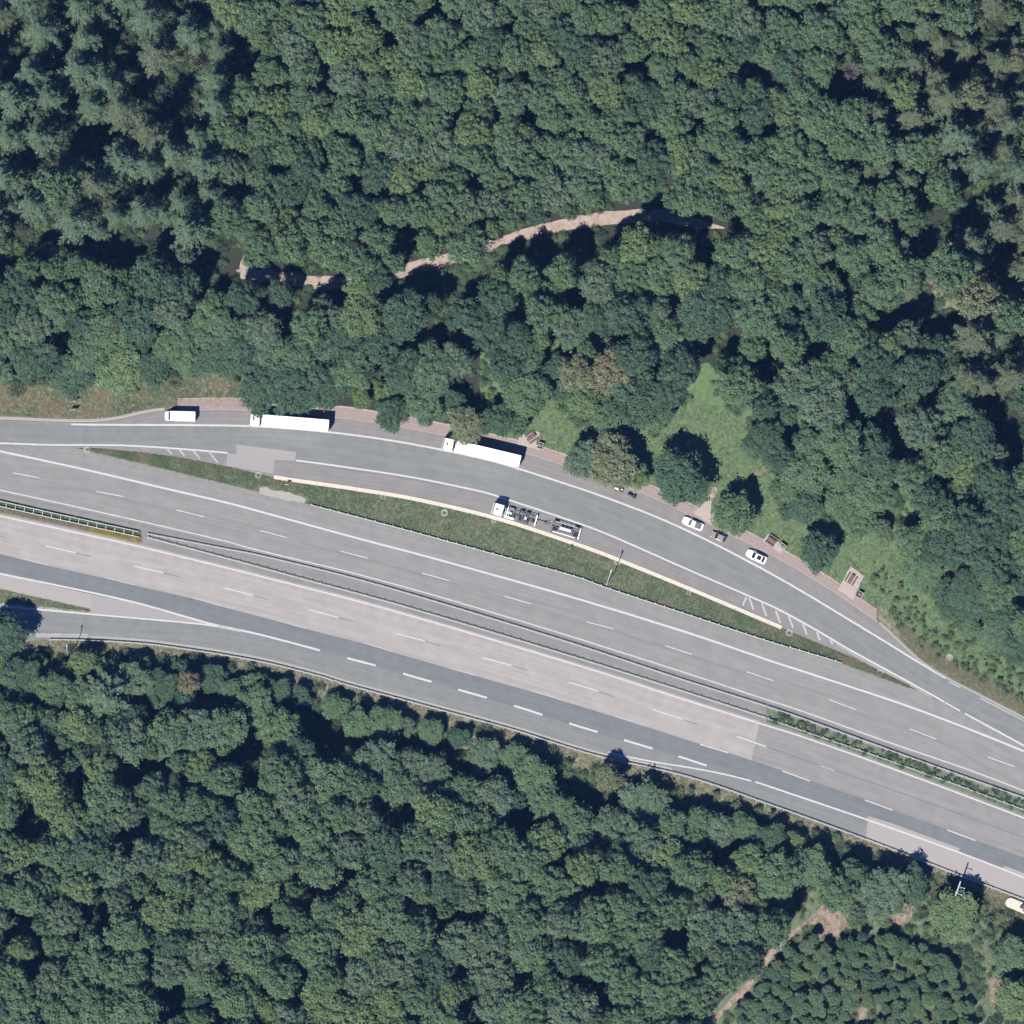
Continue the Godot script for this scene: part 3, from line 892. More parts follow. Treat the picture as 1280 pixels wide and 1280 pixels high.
func wheel(parent: Node, at: Vector3, rad: float, wide: float) -> void:
	var key := "%.2f %.2f" % [rad, wide]
	if not wheel_cache.has(key):
		var ty := MB.new()
		var rgs := []
		for q in [[-0.5, 0.62], [-0.5, 0.93], [-0.4, 1.0], [0.4, 1.0], [0.5, 0.93], [0.5, 0.62]]:
			var pts := PackedVector3Array()
			for k in 20:
				var a := TAU * k / 20.0
				pts.append(Vector3(cos(a) * rad * q[1], sin(a) * rad * q[1], q[0] * wide))
			rgs.append(pts)
		ty.loft(rgs, false)
		var ri := MB.new()
		ri.tube(Vector3(0, 0, -0.42 * wide), Vector3(0, 0, 0.42 * wide), rad * 0.62, rad * 0.62, 16)
		ri.tube(Vector3(0, 0, -0.48 * wide), Vector3(0, 0, 0.48 * wide), rad * 0.2, rad * 0.2, 10)
		wheel_cache[key] = [ty.mesh(), ri.mesh()]
	var hub := Node3D.new()
	hub.name = "wheel"
	hub.position = at
	parent.add_child(hub, true)
	part("tyre", wheel_cache[key][0], M.rubber, hub)
	part("rim", wheel_cache[key][1], M.rim, hub)

# sections: [x, half width, y0, y1, corner radius]
func hull(secs: Array, smooth := true) -> ArrayMesh:
	var rgs := []
	for q in secs:
		rgs.append(ring(q[0], q[1], q[2], q[3], q[4]))
	var m := MB.new()
	m.loft(rgs)
	return m.mesh(smooth)

func pane(a: Vector3, b: Vector3, d: Vector3, e: Vector3, hint: Vector3, thick := 0.02) -> ArrayMesh:
	var m := MB.new()
	var t := hint.normalized() * thick
	m.quad(a + t, b + t, d + t, e + t, hint)
	var mid := (a + b + d + e) * 0.25
	for q in [[a, b], [b, d], [d, e], [e, a]]:
		m.quad(q[0] + t, q[1] + t, q[1], q[0], (q[0] + q[1]) * 0.5 - mid)
	return m.mesh()

func car(at: Vector2, dir: Vector2, length: float, wide: float, paint: Material, label: String, style: String) -> void:
	var t := thing("parked_car", W(at.x, at.y, 0.028), heading(dir.x, dir.y), label, "car", "cars parked along the lay-by")
	var l := length * 0.5
	var w := wide * 0.5
	part("body", hull([[-l, w * 0.72, 0.38, 0.72, 0.12], [-l + 0.08, w * 0.86, 0.25, 0.88, 0.2], [-l + 0.5, w * 0.97, 0.2, 0.95, 0.2], [-l * 0.3, w, 0.18, 0.95, 0.2], [l * 0.25, w, 0.18, 0.93, 0.2], [l - 0.75, w * 0.96, 0.2, 0.84, 0.2], [l - 0.25, w * 0.85, 0.25, 0.72, 0.2], [l, w * 0.62, 0.35, 0.6, 0.1]]), paint, t)
	# cabin: dark glass hull, with the roof panel and pillars above it
	var f0 := l * 0.42
	var f1 := l * 0.12
	var b1 := -l * 0.55 if style != "hatch" else -l * 0.62
	var b0 := -l * 0.82 if style != "hatch" else -l * 0.9
	part("windows", hull([[b0, w * 0.78, 0.86, 0.93, 0.03], [b1, w * 0.74, 0.86, 1.38, 0.16], [f1, w * 0.74, 0.86, 1.41, 0.16], [f0, w * 0.8, 0.86, 0.92, 0.03]], false), M.glass if style != "ghost" else M.glass2, t)
	var roof := hull([[b1 - 0.05, w * 0.66, 1.37, 1.42, 0.03], [b1 + 0.3, w * 0.7, 1.4, 1.46, 0.03], [f1 - 0.3, w * 0.7, 1.41, 1.47, 0.03], [f1 + 0.02, w * 0.66, 1.385, 1.435, 0.03]], false)
	if style == "ghost":
		roof = hull([[f1 - 0.75, w * 0.7, 1.4, 1.46, 0.03], [f1 - 0.3, w * 0.7, 1.41, 1.47, 0.03], [f1 + 0.02, w * 0.66, 1.385, 1.435, 0.03]], false)
		part("rear_glass_roof", hull([[b1 - 0.05, w * 0.64, 1.37, 1.41, 0.02], [f1 - 0.78, w * 0.68, 1.4, 1.45, 0.02]], false), M.glass2, t)
	var ro := part("roof", roof, paint, t)
	if style == "sunroof":
		part("sunroof", box_mesh(Vector3(0.95, 0.03, wide * 0.52), 0.01), M.glass, ro, Vector3((b1 + f1) * 0.5 - 0.12, 1.475, 0))
	for s in [-1.0, 1.0]:
		for q in [[f0, 0.92, f1, 1.4], [b0, 0.93, b1, 1.37]]:
			var pl := MB.new()
			pl.tube(Vector3(q[0], q[1], s * w * 0.78), Vector3(q[2], q[3], s * w * 0.7), 0.045, 0.04, 6)
			part("pillar", pl.mesh(), paint, t)
		part("mirror", box_mesh(Vector3(0.14, 0.14, 0.2), 0.04), paint, t, Vector3(f0 - 0.3, 0.98, s * (w + 0.08)))
		part("headlight", box_mesh(Vector3(0.3, 0.12, 0.28), 0.04), M.lens, t, Vector3(l - 0.26, 0.64, s * w * 0.64))
		part("tail_light", box_mesh(Vector3(0.14, 0.16, 0.26), 0.04), M.red, t, Vector3(-l + 0.08, 0.74, s * w * 0.66))
		part("door_handle", box_mesh(Vector3(0.16, 0.03, 0.03), 0.005), M.alu, t, Vector3(-l * 0.1, 0.78, s * w))
		for x in [l * 0.6, -l * 0.58]:
			wheel(t, Vector3(x, 0.31, s * (w - 0.12)), 0.31, 0.2)
	if style == "hatch":
		part("bonnet", hull([[l * 0.46, w * 0.8, 0.88, 0.945, 0.03], [l - 0.5, w * 0.74, 0.78, 0.83, 0.03]], false), M.redfade, t)
	part("number_plate", box_mesh(Vector3(0.03, 0.11, 0.5), 0.005), M.lens, t, Vector3(-l - 0.005, 0.5, 0))

func van() -> void:
	var t := thing("white_van", W(225.8, 520.3, 0.028), heading(-1, -0.02), "white panel van parked at the left end of the lay-by", "van")
	part("body", hull([[-3.3, 1.03, 0.35, 2.5, 0.2], [-3.2, 1.08, 0.28, 2.58, 0.22], [1.75, 1.08, 0.28, 2.58, 0.22], [1.95, 1.07, 0.28, 2.5, 0.25], [2.55, 1.04, 0.28, 1.4, 0.2], [3.1, 0.95, 0.3, 1.1, 0.25], [3.32, 0.72, 0.4, 0.85, 0.15]], false), M.whitepaint, t)
	part("windscreen", pane(Vector3(2.03, 2.3, -0.86), Vector3(2.03, 2.3, 0.86), Vector3(2.54, 1.44, 0.92), Vector3(2.54, 1.44, -0.92), Vector3(1, 0.6, 0)), M.glass, t)
	for k in 5:
		part("roof_rib", box_mesh(Vector3(0.06, 0.025, 1.7), 0.01), M.whitepaint, t, Vector3(-2.6 + k * 0.95, 2.585, 0))
	for s in [-1.0, 1.0]:
		part("side_window", box_mesh(Vector3(0.8, 0.6, 0.03), 0.01), M.glass, t, Vector3(1.5, 1.8, s * 1.085))
		part("mirror", box_mesh(Vector3(0.16, 0.35, 0.24), 0.04), M.chassis, t, Vector3(2.15, 1.6, s * 1.2))
		part("headlight", box_mesh(Vector3(0.22, 0.24, 0.34), 0.05), M.lens, t, Vector3(3.08, 0.92, s * 0.72))
		part("tail_light", box_mesh(Vector3(0.05, 0.5, 0.14), 0.01), M.red, t, Vector3(-3.3, 1.1, s * 0.95))
		part("rear_door", box_mesh(Vector3(0.04, 1.9, 0.93), 0.015), M.whitepaint, t, Vector3(-3.31, 1.4, s * 0.48))
		for x in [2.15, -2.1]:
			wheel(t, Vector3(x, 0.35, s * 0.96), 0.35, 0.24)

func cab(t: Node3D, x: float) -> void:
	# forward control lorry cab, its front face at x
	var c := part("cab", hull([[x - 2.25, 1.2, 0.75, 3.35, 0.12], [x - 2.15, 1.24, 0.6, 3.55, 0.16], [x - 0.75, 1.24, 0.45, 3.5, 0.16], [x - 0.3, 1.23, 0.42, 3.1, 0.16], [x - 0.05, 1.2, 0.42, 2.0, 0.14], [x, 1.14, 0.5, 1.85, 0.1]], false), M.whitepaint, t)
	part("windscreen", pane(Vector3(x - 0.26, 2.95, -1.05), Vector3(x - 0.26, 2.95, 1.05), Vector3(x - 0.06, 2.08, 1.08), Vector3(x - 0.06, 2.08, -1.08), Vector3(1, 0.2, 0)), M.glass, c)
	part("roof_hatch", box_mesh(Vector3(0.5, 0.05, 0.6), 0.015), M.glass2, c, Vector3(x - 0.95, 3.535, 0.05))
	part("sun_visor", box_mesh(Vector3(0.3, 0.05, 2.2), 0.015), M.chassis2, c, Vector3(x - 0.12, 3.05, 0))
	part("grille", box_mesh(Vector3(0.04, 0.7, 1.7), 0.01), M.chassis, c, Vector3(x + 0.012, 1.3, 0))
	part("bumper", box_mesh(Vector3(0.25, 0.4, 2.4), 0.06), M.whitepaint, c, Vector3(x - 0.02, 0.5, 0))
	for s in [-1.0, 1.0]:
		part("mirror", box_mesh(Vector3(0.16, 0.75, 0.28), 0.04), M.chassis, c, Vector3(x - 0.25, 2.5, s * 1.42))
		part("headlight", box_mesh(Vector3(0.06, 0.2, 0.4), 0.02), M.lens, c, Vector3(x + 0.1, 0.55, s * 0.9))
		part("side_window", box_mesh(Vector3(0.8, 0.65, 0.03), 0.01), M.glass, c, Vector3(x - 0.85, 2.3, s * 1.245))
	for s in [-1.0, 1.0]:
		wheel(t, Vector3(x - 1.4, 0.5, s * 1.08), 0.5, 0.32)

func artic(front: Vector2, rear: Vector2, label: String) -> void:
	var mid := (front + rear) * 0.5
	var l := front.distance_to(rear) * S * 0.5
	var t := thing("articulated_lorry", W(mid.x, mid.y, 0.028), heading(front.x - rear.x, front.y - rear.y), label, "lorry", "white lorries parked in the lay-by")
	cab(t, l)
	var ch := MB.new()
	for s in [-1.0, 1.0]:
		ch.box(Vector3(l - 4.2, 0.85, s * 0.42), Vector3(5.6, 0.26, 0.1), 0.01)
	part("tractor_chassis", ch.mesh(), M.chassis, t)
	part("fuel_tank", box_mesh(Vector3(1.3, 0.6, 0.6), 0.1), M.alu, t, Vector3(l - 3.3, 0.7, 1.0))
	for s in [-1.0, 1.0]:
		wheel(t, Vector3(l - 5.1, 0.5, s * 0.98), 0.5, 0.55)
	var x1 := l - 2.75
	var x0 := -l
	var bx := part("trailer_body", hull([[x0, 1.24, 1.1, 3.96, 0.05], [x0 + 0.06, 1.275, 1.06, 4.0, 0.06], [x1 - 0.06, 1.275, 1.06, 4.0, 0.06], [x1, 1.24, 1.1, 3.96, 0.05]], false), M.tarp, t)
	var k := x0 + 0.65
	while k < x1 - 0.3:
		part("roof_bow", box_mesh(Vector3(0.05, 0.025, 2.4), 0.01), M.tarp, bx, Vector3(k, 4.0, 0))
		k += 0.62
	for s in [-1.0, 1.0]:
		part("roof_rail", box_mesh(Vector3(x1 - x0 - 0.1, 0.06, 0.05), 0.015), M.alu, bx, Vector3((x0 + x1) * 0.5, 3.97, s * 1.275))
		part("side_skirt", box_mesh(Vector3(x1 - x0 - 5.0, 0.5, 0.05), 0.015), M.alu, t, Vector3((x0 + x1) * 0.5 + 0.6, 0.75, s * 1.2))
		part("rear_door", box_mesh(Vector3(0.05, 2.7, 1.2), 0.015), M.tarp, bx, Vector3(x0 - 0.012, 2.5, s * 0.61))
		part("tail_light", box_mesh(Vector3(0.06, 0.16, 0.4), 0.01), M.red, t, Vector3(x0 - 0.02, 0.98, s * 0.95))
		for q in [1.9, 3.2, 4.5]:
			wheel(t, Vector3(x0 + q, 0.5, s * 1.06), 0.5, 0.38)
	var tc := MB.new()
	for s in [-1.0, 1.0]:
		tc.box(Vector3((x0 + x1) * 0.5, 0.94, s * 0.5), Vector3(x1 - x0 - 0.4, 0.2, 0.1), 0.01)
	part("trailer_chassis", tc.mesh(), M.chassis, t)

func empty_truck() -> void:
	var front := Vector2(616.4, 635)
	var rear := Vector2(724.7, 667.5)
	var mid := (front + rear) * 0.5
	var l := front.distance_to(rear) * S * 0.5
	var t := thing("chassis_truck", W(mid.x, mid.y, 0.028), heading(front.x - rear.x, front.y - rear.y), "white cabbed truck with empty dark chassis and empty trailer", "truck")
	cab(t, l)
	var x0 := l - 9.7
	for s in [-1.0, 1.0]:
		part("chassis_beam", box_mesh(Vector3(7.4, 0.28, 0.12), 0.02), M.chassis, t, Vector3(l - 6.0, 0.98, s * 0.42))
		part("carrier_rail", box_mesh(Vector3(6.4, 0.1, 0.1), 0.02), M.chassis2, t, Vector3(l - 6.4, 1.18, s * 0.9))
	for q in [2.75, 3.6, 4.6, 5.6, 6.6, 7.6, 8.6]:
		part("cross_member", box_mesh(Vector3(0.14, 0.14, 2.1), 0.02), M.chassis2 if q > 4.0 else M.alu, t, Vector3(l - q, 1.08, 0))
	part("rear_beam", box_mesh(Vector3(0.24, 0.24, 2.45), 0.03), M.tarp, t, Vector3(x0 + 0.1, 1.1, 0))
	part("front_beam", box_mesh(Vector3(0.2, 0.2, 2.3), 0.03), M.tarp, t, Vector3(l - 3.15, 1.1, 0))
	part("side_box", box_mesh(Vector3(2.1, 0.6, 0.5), 0.05), M.whitepaint, t, Vector3(l - 3.9, 0.95, -1.02))
	part("air_tank", box_mesh(Vector3(1.2, 0.5, 0.5), 0.12), M.alu, t, Vector3(l - 4.0, 0.8, 0.98))
	part("exhaust_stack", box_mesh(Vector3(0.4, 1.2, 0.5), 0.08), M.chassis2, t, Vector3(l - 2.5, 1.5, 0.7))
	part("gearbox", box_mesh(Vector3(1.4, 0.5, 0.6), 0.1), M.alu, t, Vector3(l - 3.6, 0.85, 0))
	for s in [-1.0, 1.0]:
		for q in [6.3, 7.6]:
			wheel(t, Vector3(l - q, 0.5, s * 0.98), 0.5, 0.55)
			part("mudguard", box_mesh(Vector3(0.85, 0.04, 0.58), 0.01), M.chassis, t, Vector3(l - q, 1.05, s * 0.98))
		part("tail_light", box_mesh(Vector3(0.06, 0.16, 0.5), 0.01), M.red, t, Vector3(x0 - 0.05, 0.95, s * 0.9))
	part("warning_box", box_mesh(Vector3(0.5, 0.3, 0.4), 0.05), M.redfade, t, Vector3(x0 + 0.7, 1.2, -0.95))
	part("battery_box", box_mesh(Vector3(0.6, 0.35, 0.7), 0.05), M.bluesteel, t, Vector3(x0 + 2.4, 1.15, -0.1))
	# drawbar and trailer
	var db := MB.new()
	db.box(Vector3(x0 - 1.45, 0.82, 0.0), Vector3(2.9, 0.16, 0.14), 0.02)
	db.box(Vector3(x0 - 2.2, 0.82, 0.35), Vector3(1.5, 0.12, 0.1), 0.02, Basis(Vector3.UP, 0.4))
	db.box(Vector3(x0 - 2.2, 0.82, -0.35), Vector3(1.5, 0.12, 0.1), 0.02, Basis(Vector3.UP, -0.4))
	part("drawbar", db.mesh(), M.chassis2, t)
	var y0 := -l
	var y1 := -l + 6.6
	for s in [-1.0, 1.0]:
		part("trailer_beam", box_mesh(Vector3(6.4, 0.26, 0.12), 0.02), M.chassis, t, Vector3((y0 + y1) * 0.5, 0.98, s * 0.42))
		part("trailer_rail", box_mesh(Vector3(5.0, 0.12, 0.14), 0.02), M.tarp if s < 0 else M.alu, t, Vector3((y0 + y1) * 0.5, 1.1, s * 1.12))
		for q in [0.9, 5.6]:
			wheel(t, Vector3(y0 + q, 0.5, s * 1.0), 0.5, 0.5)
			part("mudguard", box_mesh(Vector3(1.1, 0.05, 0.56), 0.01), M.chassis, t, Vector3(y0 + q, 1.06, s * 0.98))
	for q in [1.7, 2.6, 3.5, 4.4]:
		part("cross_member", box_mesh(Vector3(0.12, 0.12, 2.1), 0.02), M.chassis2, t, Vector3(y0 + q, 1.05, 0))
	part("trailer_deck", box_mesh(Vector3(2.6, 0.08, 0.7), 0.02), M.alu, t, Vector3((y0 + y1) * 0.5, 1.16, 0.0))
	part("trailer_end", box_mesh(Vector3(0.2, 0.3, 2.45), 0.03), M.tarp, t, Vector3(y0 + 0.1, 1.05, 0))

func motorbike(at: Vector2, dir: Vector2, paint: Material, label: String) -> void:
	var t := thing("motorcycle", W(at.x, at.y, 0.028), heading(dir.x, dir.y), label, "motorcycle", "motorcycles parked by the kerb")
	wheel(t, Vector3(0.72, 0.31, 0), 0.31, 0.14)
	wheel(t, Vector3(-0.72, 0.31, 0), 0.31, 0.18)
	part("tank", hull([[-0.1, 0.1, 0.68, 0.85, 0.08], [0.1, 0.19, 0.66, 1.0, 0.12], [0.4, 0.2, 0.66, 1.02, 0.12], [0.58, 0.1, 0.7, 0.92, 0.08]]), paint, t)
	part("fairing", hull([[0.5, 0.2, 0.5, 1.1, 0.12], [0.75, 0.2, 0.6, 1.12, 0.12], [0.95, 0.1, 0.7, 0.98, 0.08]]), paint, t)
	part("seat", hull([[-0.95, 0.08, 0.84, 0.94, 0.04], [-0.6, 0.15, 0.76, 0.92, 0.06], [-0.05, 0.13, 0.72, 0.84, 0.05]]), M.rubber, t)
	part("engine", box_mesh(Vector3(0.55, 0.38, 0.36), 0.06), M.chassis2, t, Vector3(0.08, 0.42, 0))
	var hb := MB.new()
	hb.tube(Vector3(0.5, 1.05, -0.38), Vector3(0.55, 1.07, 0.38), 0.02, 0.02, 6)
	part("handlebar", hb.mesh(), M.chassis, t)
	var fk := MB.new()
	for s in [-1.0, 1.0]:
		fk.tube(Vector3(0.72, 0.31, s * 0.1), Vector3(0.52, 1.04, s * 0.1), 0.025, 0.025, 6)
		fk.tube(Vector3(-0.72, 0.31, s * 0.12), Vector3(-0.05, 0.42, s * 0.12), 0.03, 0.03, 6)
	part("fork", fk.mesh(), M.alu, t)
	for s in [-1.0, 1.0]:
		part("pannier", box_mesh(Vector3(0.5, 0.35, 0.2), 0.05), paint if s > 0 else M.chassis, t, Vector3(-0.62, 0.66, s * 0.3))

func build_vehicles() -> void:
	van()
	artic(Vector2(312.5, 524.5), Vector2(411.5, 532.6), "white lorry parked under the trees next to the van")
	artic(Vector2(554, 554), Vector2(650, 577), "white lorry with its rear shadow falling on the picnic pad")
	empty_truck()
	car(Vector2(866, 654.5), Vector2(-1, -0.42), 4.7, 1.8, M.whitepaint, "white car with grey glass roof, left of the three cars", "ghost")
	car(Vector2(898, 671), Vector2(-1, -0.42), 3.5, 1.6, M.silver, "small grey car with faded red bonnet between two white cars", "hatch")
	car(Vector2(945.3, 695.6), Vector2(-1, -0.47), 4.6, 1.85, M.whitepaint, "white car with dark sunroof, rightmost parked car", "sunroof")
	motorbike(Vector2(773.5, 612), Vector2(-1, -0.45), M.whitepaint, "white motorcycle parked by the kerb under the olive tree")
	motorbike(Vector2(789.5, 619.8), Vector2(-1, -0.5), M.chassis, "black motorcycle parked by the kerb beside a white one")

# ---------------------------------------------------------------- trees
const TONES := {
	"mid": Color(0.086, 0.138, 0.077), "dark": Color(0.058, 0.100, 0.064), "yellow": Color(0.109, 0.160, 0.077),
	"grey": Color(0.094, 0.138, 0.090), "olive": Color(0.128, 0.152, 0.092), "tan": Color(0.148, 0.148, 0.096), "fir": Color(0.083, 0.126, 0.083), "larch": Color(0.091, 0.118, 0.075)}

func rdir() -> Vector3:
	var y := r(-1, 1)
	var a := r(0, TAU)
	var q := sqrt(1.0 - y * y)
	return Vector3(cos(a) * q, y, sin(a) * q)

# one leaf spray: a bent rhombus of two faces
func leaf(m: MB, at: Vector3, nrm: Vector3, outward: Vector3, size: float, aspect: float, along := Vector3.ZERO) -> void:
	var u := along
	if u == Vector3.ZERO:
		u = nrm.cross(rdir()).normalized()
	else:
		u = (u - nrm * u.dot(nrm)).normalized()
	var w := nrm.cross(u)
	var a := at - u * size
	var b := at + u * size
	var c1 := at + w * size * aspect + nrm * size * 0.18
	var c2 := at - w * size * aspect + nrm * size * 0.18
	var i := m.v.size()
	m.tri(a, c1, b, nrm)
	m.tri(a, c2, b, nrm)
	var sn := (nrm * 0.5 + outward * 0.25 + Vector3(0, 0.35, 0)).normalized()
	for k in range(i, m.v.size()):
		m.n[k] = sn

func tint(c: Color, f: float, warm := 0.0) -> Color:
	return Color(c.r * f * (1.0 + warm), c.g * f, c.b * f * (1.0 - warm))

# broadleaf: nominal radius 4.5 m, top at 12 m; lobes of foliage on a dome, limbs to some of them
func broadleaf(tone: String, flat: float, lobes: int, per: int, lsize: float) -> Array:
	var base: Color = TONES[tone]
	var m := MB.new()
	m.colored = true
	var tr := MB.new()
	var R0 := 4.5
	var top := 12.0
	var sq := r(0.82, 1.0)
	var ang := r(0, PI)
	var centres := []
	var tries := 0
	while centres.size() < lobes and tries < 2000:
		tries += 1
		var a := r(0, TAU)
		var q := sqrt(rng.randf())
		var out := q * R0 * 0.8
		var rad := r(0.42, 1.2) * (1.1 - 0.25 * q)
		var wob := 1.0 + 0.16 * sin(a * 3.0 + ang * 5.0) + 0.1 * sin(a * 5.0 + ang)
		var p := Vector3(cos(a) * out * wob, 0, sin(a) * out * wob * sq).rotated(Vector3.UP, ang)
		p.y = top - rad - flat * (1.0 - sqrt(maxf(0.0, 1.0 - q * q * 0.92))) - r(0, 1.5) - 0.2
		var ok := true
		for o in centres:
			if o[0].distance_to(p) < (o[1] + rad) * 0.55:
				ok = false
				break
		if ok: centres.append([p, rad])
	for k in 9:
		var a2 := TAU * k / 9.0 + r(-0.3, 0.3)
		centres.append([Vector3(cos(a2) * R0 * r(0.5, 0.75), top - flat - r(1.0, 2.6), sin(a2) * R0 * r(0.5, 0.75)), r(0.9, 1.3)])
	for o in centres:
		var ce: Vector3 = o[0]
		var rad: float = o[1]
		var lf := r(0.84, 1.16)
		var lw := r(-0.07, 0.1)
		var cnt := int(per * (rad * rad + 0.12))
		# each clump is drawn out its own way, so that no two outlines match
		var ax := rdir()
		var st := r(0.15, 0.6)
		var ph := r(0, TAU)
		for k in cnt:
			var d := rdir()
			if d.y < -0.35: d.y = -d.y
			var az := atan2(d.z, d.x)
			var bump := 1.0 + 0.22 * sin(3.0 * az + ph) * (1.0 - absf(d.y)) + 0.15 * sin(7.0 * az + ph * 2.0 + d.y * 5.0)
			var p := ce + (Vector3(d.x, d.y * 0.75, d.z) + ax * d.dot(ax) * st) * rad * bump * r(0.6, 1.2)
			var nn := (d + rdir() * 0.7 + Vector3(0, 0.45, 0)).normalized()
			if nn.dot(d) < 0.0: nn = -nn
			m.col = tint(base, lf * r(0.7, 1.32), lw + r(-0.05, 0.05))
			leaf(m, p, nn, d, lsize * r(0.7, 1.25), r(0.5, 0.75))
	tr.tube(Vector3(0, -0.1, 0), Vector3(0.1, top * 0.5, 0.1), 0.28, 0.2, 8)
	tr.tube(Vector3(0.1, top * 0.5, 0.1), Vector3(-0.05, top * 0.82, 0), 0.2, 0.08, 7)
	for k in mini(12, centres.size()):
		var q2: Vector3 = centres[k][0]
		var s := Vector3(0.08, r(0.42, 0.7) * q2.y, 0.08)
		var mid := s.lerp(q2, 0.5) + Vector3(0, 0.3, 0)
		tr.tube(s, mid, 0.1, 0.06, 5, false)
		tr.tube(mid, q2, 0.06, 0.025, 5, false)
	return [m.mesh(), tr.mesh()]

# conifer: nominal radius 4.5 m, top at 18 m; whorls of boughs carrying needle sprays
func conifer(tone: String, whorls: int, crown0: float, droop: float, tuft: float) -> Array:
	var base: Color = TONES[tone]
	var m := MB.new()
	m.colored = true
	var tr := MB.new()
	var top := 18.0
	tr.tube(Vector3(0, -0.1, 0), Vector3(0.08, top * 0.55, 0), 0.3, 0.19, 8)
	tr.tube(Vector3(0.08, top * 0.55, 0), Vector3(0, top - 0.3, 0), 0.19, 0.03, 6)
	for w in whorls:
		var f := float(w) / (whorls - 1)
		var y := lerpf(crown0, top - 0.4, f)
		var reach := 4.5 * pow(1.0 - f, 0.62) + 0.35
		var n := int(lerpf(8.5, 4.5, f))
		var a0 := r(0, TAU)
		for k in n:
			var a := a0 + TAU * k / n + r(-0.25, 0.25)
			var len := reach * r(0.55, 1.15)
			var lf := r(0.78, 1.2)
			var dir := Vector3(cos(a), 0, sin(a))
			var sidev := Vector3(-sin(a), 0, cos(a))
			var tip := Vector3(0, y + r(-0.3, 0.3), 0) + dir * len + Vector3(0, -droop * len * len / 9.0, 0)
			tr.tube(Vector3(0, y, 0), tip, 0.05, 0.012, 4, false)
			var steps := int(len / 0.27)
			for s in steps:
				var t := (s + 0.6) / steps
				var p := Vector3(0, y, 0).lerp(tip, t)
				var spread := (0.12 + 0.55 * sin(PI * minf(t * 0.8 + 0.12, 1.0))) * minf(1.0, len / 2.2)
				for sd in [-1.0, 0.0, 1.0]:
					var q: Vector3 = p + sidev * sd * spread * r(0.35, 0.85) + Vector3(r(-0.1, 0.1), r(-0.12, 0.2), r(-0.1, 0.1))
					var nn := (Vector3(0, 1, 0) + rdir() * 0.55).normalized()
					m.col = tint(base, lf * r(0.72, 1.3), r(-0.06, 0.08))
					leaf(m, q, nn, (dir * 0.4 + Vector3(0, 0.9, 0) + sidev * sd * 0.3).normalized(), tuft * r(0.75, 1.3), r(0.3, 0.45), (dir * 0.8 + sidev * sd * 0.9 + Vector3(0, -0.2, 0)).normalized())
	return [m.mesh(), tr.mesh()]

# low bush: nominal radius 1.5 m, 1.8 m tall
func bush(tone: String, lobes: int, per: int, lsize: float) -> Array:
	var base: Color = TONES[tone]
	var m := MB.new()
	m.colored = true
	var tr := MB.new()
	for k in lobes:
		var a := r(0, TAU)
		var q := sqrt(rng.randf())
		var rad := r(0.4, 0.7)
		var ce := Vector3(cos(a) * q * 1.0, 0.35 + (1.0 - q * q) * 0.75 + r(0, 0.25), sin(a) * q * 1.0)
		var lf := r(0.8, 1.2)
		tr.tube(Vector3(0, -0.05, 0), ce, 0.04, 0.015, 4, false)
		for i in per:
			var d := rdir()
			if d.y < -0.5: d.y = -d.y
			var nn := (d + rdir() * 0.7).normalized()
			if nn.dot(d) < 0.0: nn = -nn
			m.col = tint(base, lf * r(0.75, 1.25), r(-0.08, 0.1))
			leaf(m, ce + d * rad * r(0.75, 1.1), nn, d, lsize * r(0.7, 1.25), r(0.5, 0.7))
	return [m.mesh(), tr.mesh()]

# bare tree: nominal radius 4.5 m, top at 12 m
func bare_tree() -> Array:
	var tr := MB.new()
	tr.tube(Vector3(0, -0.1, 0), Vector3(0, 6, 0), 0.25, 0.17, 8)
	var tw := MB.new()
	for k in 16:
		var a := TAU * k / 16.0 + r(-0.3, 0.3)
		var s := Vector3(0, r(3.5, 6.0), 0)
		var e := Vector3(cos(a) * r(1.6, 3.2), r(7.0, 11.0), sin(a) * r(1.6, 3.2))
		tw.tube(s, e, 0.11, 0.06, 5, false)
		for j in 9:
			var b := s.lerp(e, r(0.35, 1.0))
			var e2 := b + Vector3(cos(a) * 0.8, r(0.3, 1.0), sin(a) * 0.8) + rdir() * 0.9
			tw.tube(b, e2, 0.05, 0.025, 4, false)
			for i in 3:
				tw.tube(b.lerp(e2, r(0.4, 1.0)), e2 + rdir() * 0.7, 0.028, 0.015, 3, false)
	return [tw.mesh(), tr.mesh()]

var used_labels := {}
const ONES := ["zero", "one", "two", "three", "four", "five", "six", "seven", "eight", "nine", "ten", "eleven", "twelve", "thirteen", "fourteen", "fifteen", "sixteen", "seventeen", "eighteen", "nineteen"]
const TENS := ["", "", "twenty", "thirty", "forty", "fifty", "sixty", "seventy", "eighty", "ninety"]
func in_words(v: float, halves: bool) -> String:
	var n := clampi(roundi(v), 0, 99)
	var more := ""
	if halves:
		n = clampi(int(floor(v)), 0, 99)
		more = "-and-a-half" if v - floor(v) >= 0.5 else ""
	if n < 20: return ONES[n] + more
	return TENS[n / 10] + ("-" + ONES[n % 10] if n % 10 else "") + more

func place_label(head: String, x: float, y: float) -> String:
	# the place in the photo in hundredths of its width and height
	for q in [[0, 0, false], [0, 0, true], [0.5, 0, true], [0, 0.5, true], [-0.5, 0, true], [0, -0.5, true]]:
		var t := "%s, %s percent across and %s percent down" % [head, in_words(x / 12.8 + q[0], q[2]), in_words(y / 12.8 + q[1], q[2])]
		if not used_labels.has(t):
			used_labels[t] = true
			return t
	return head

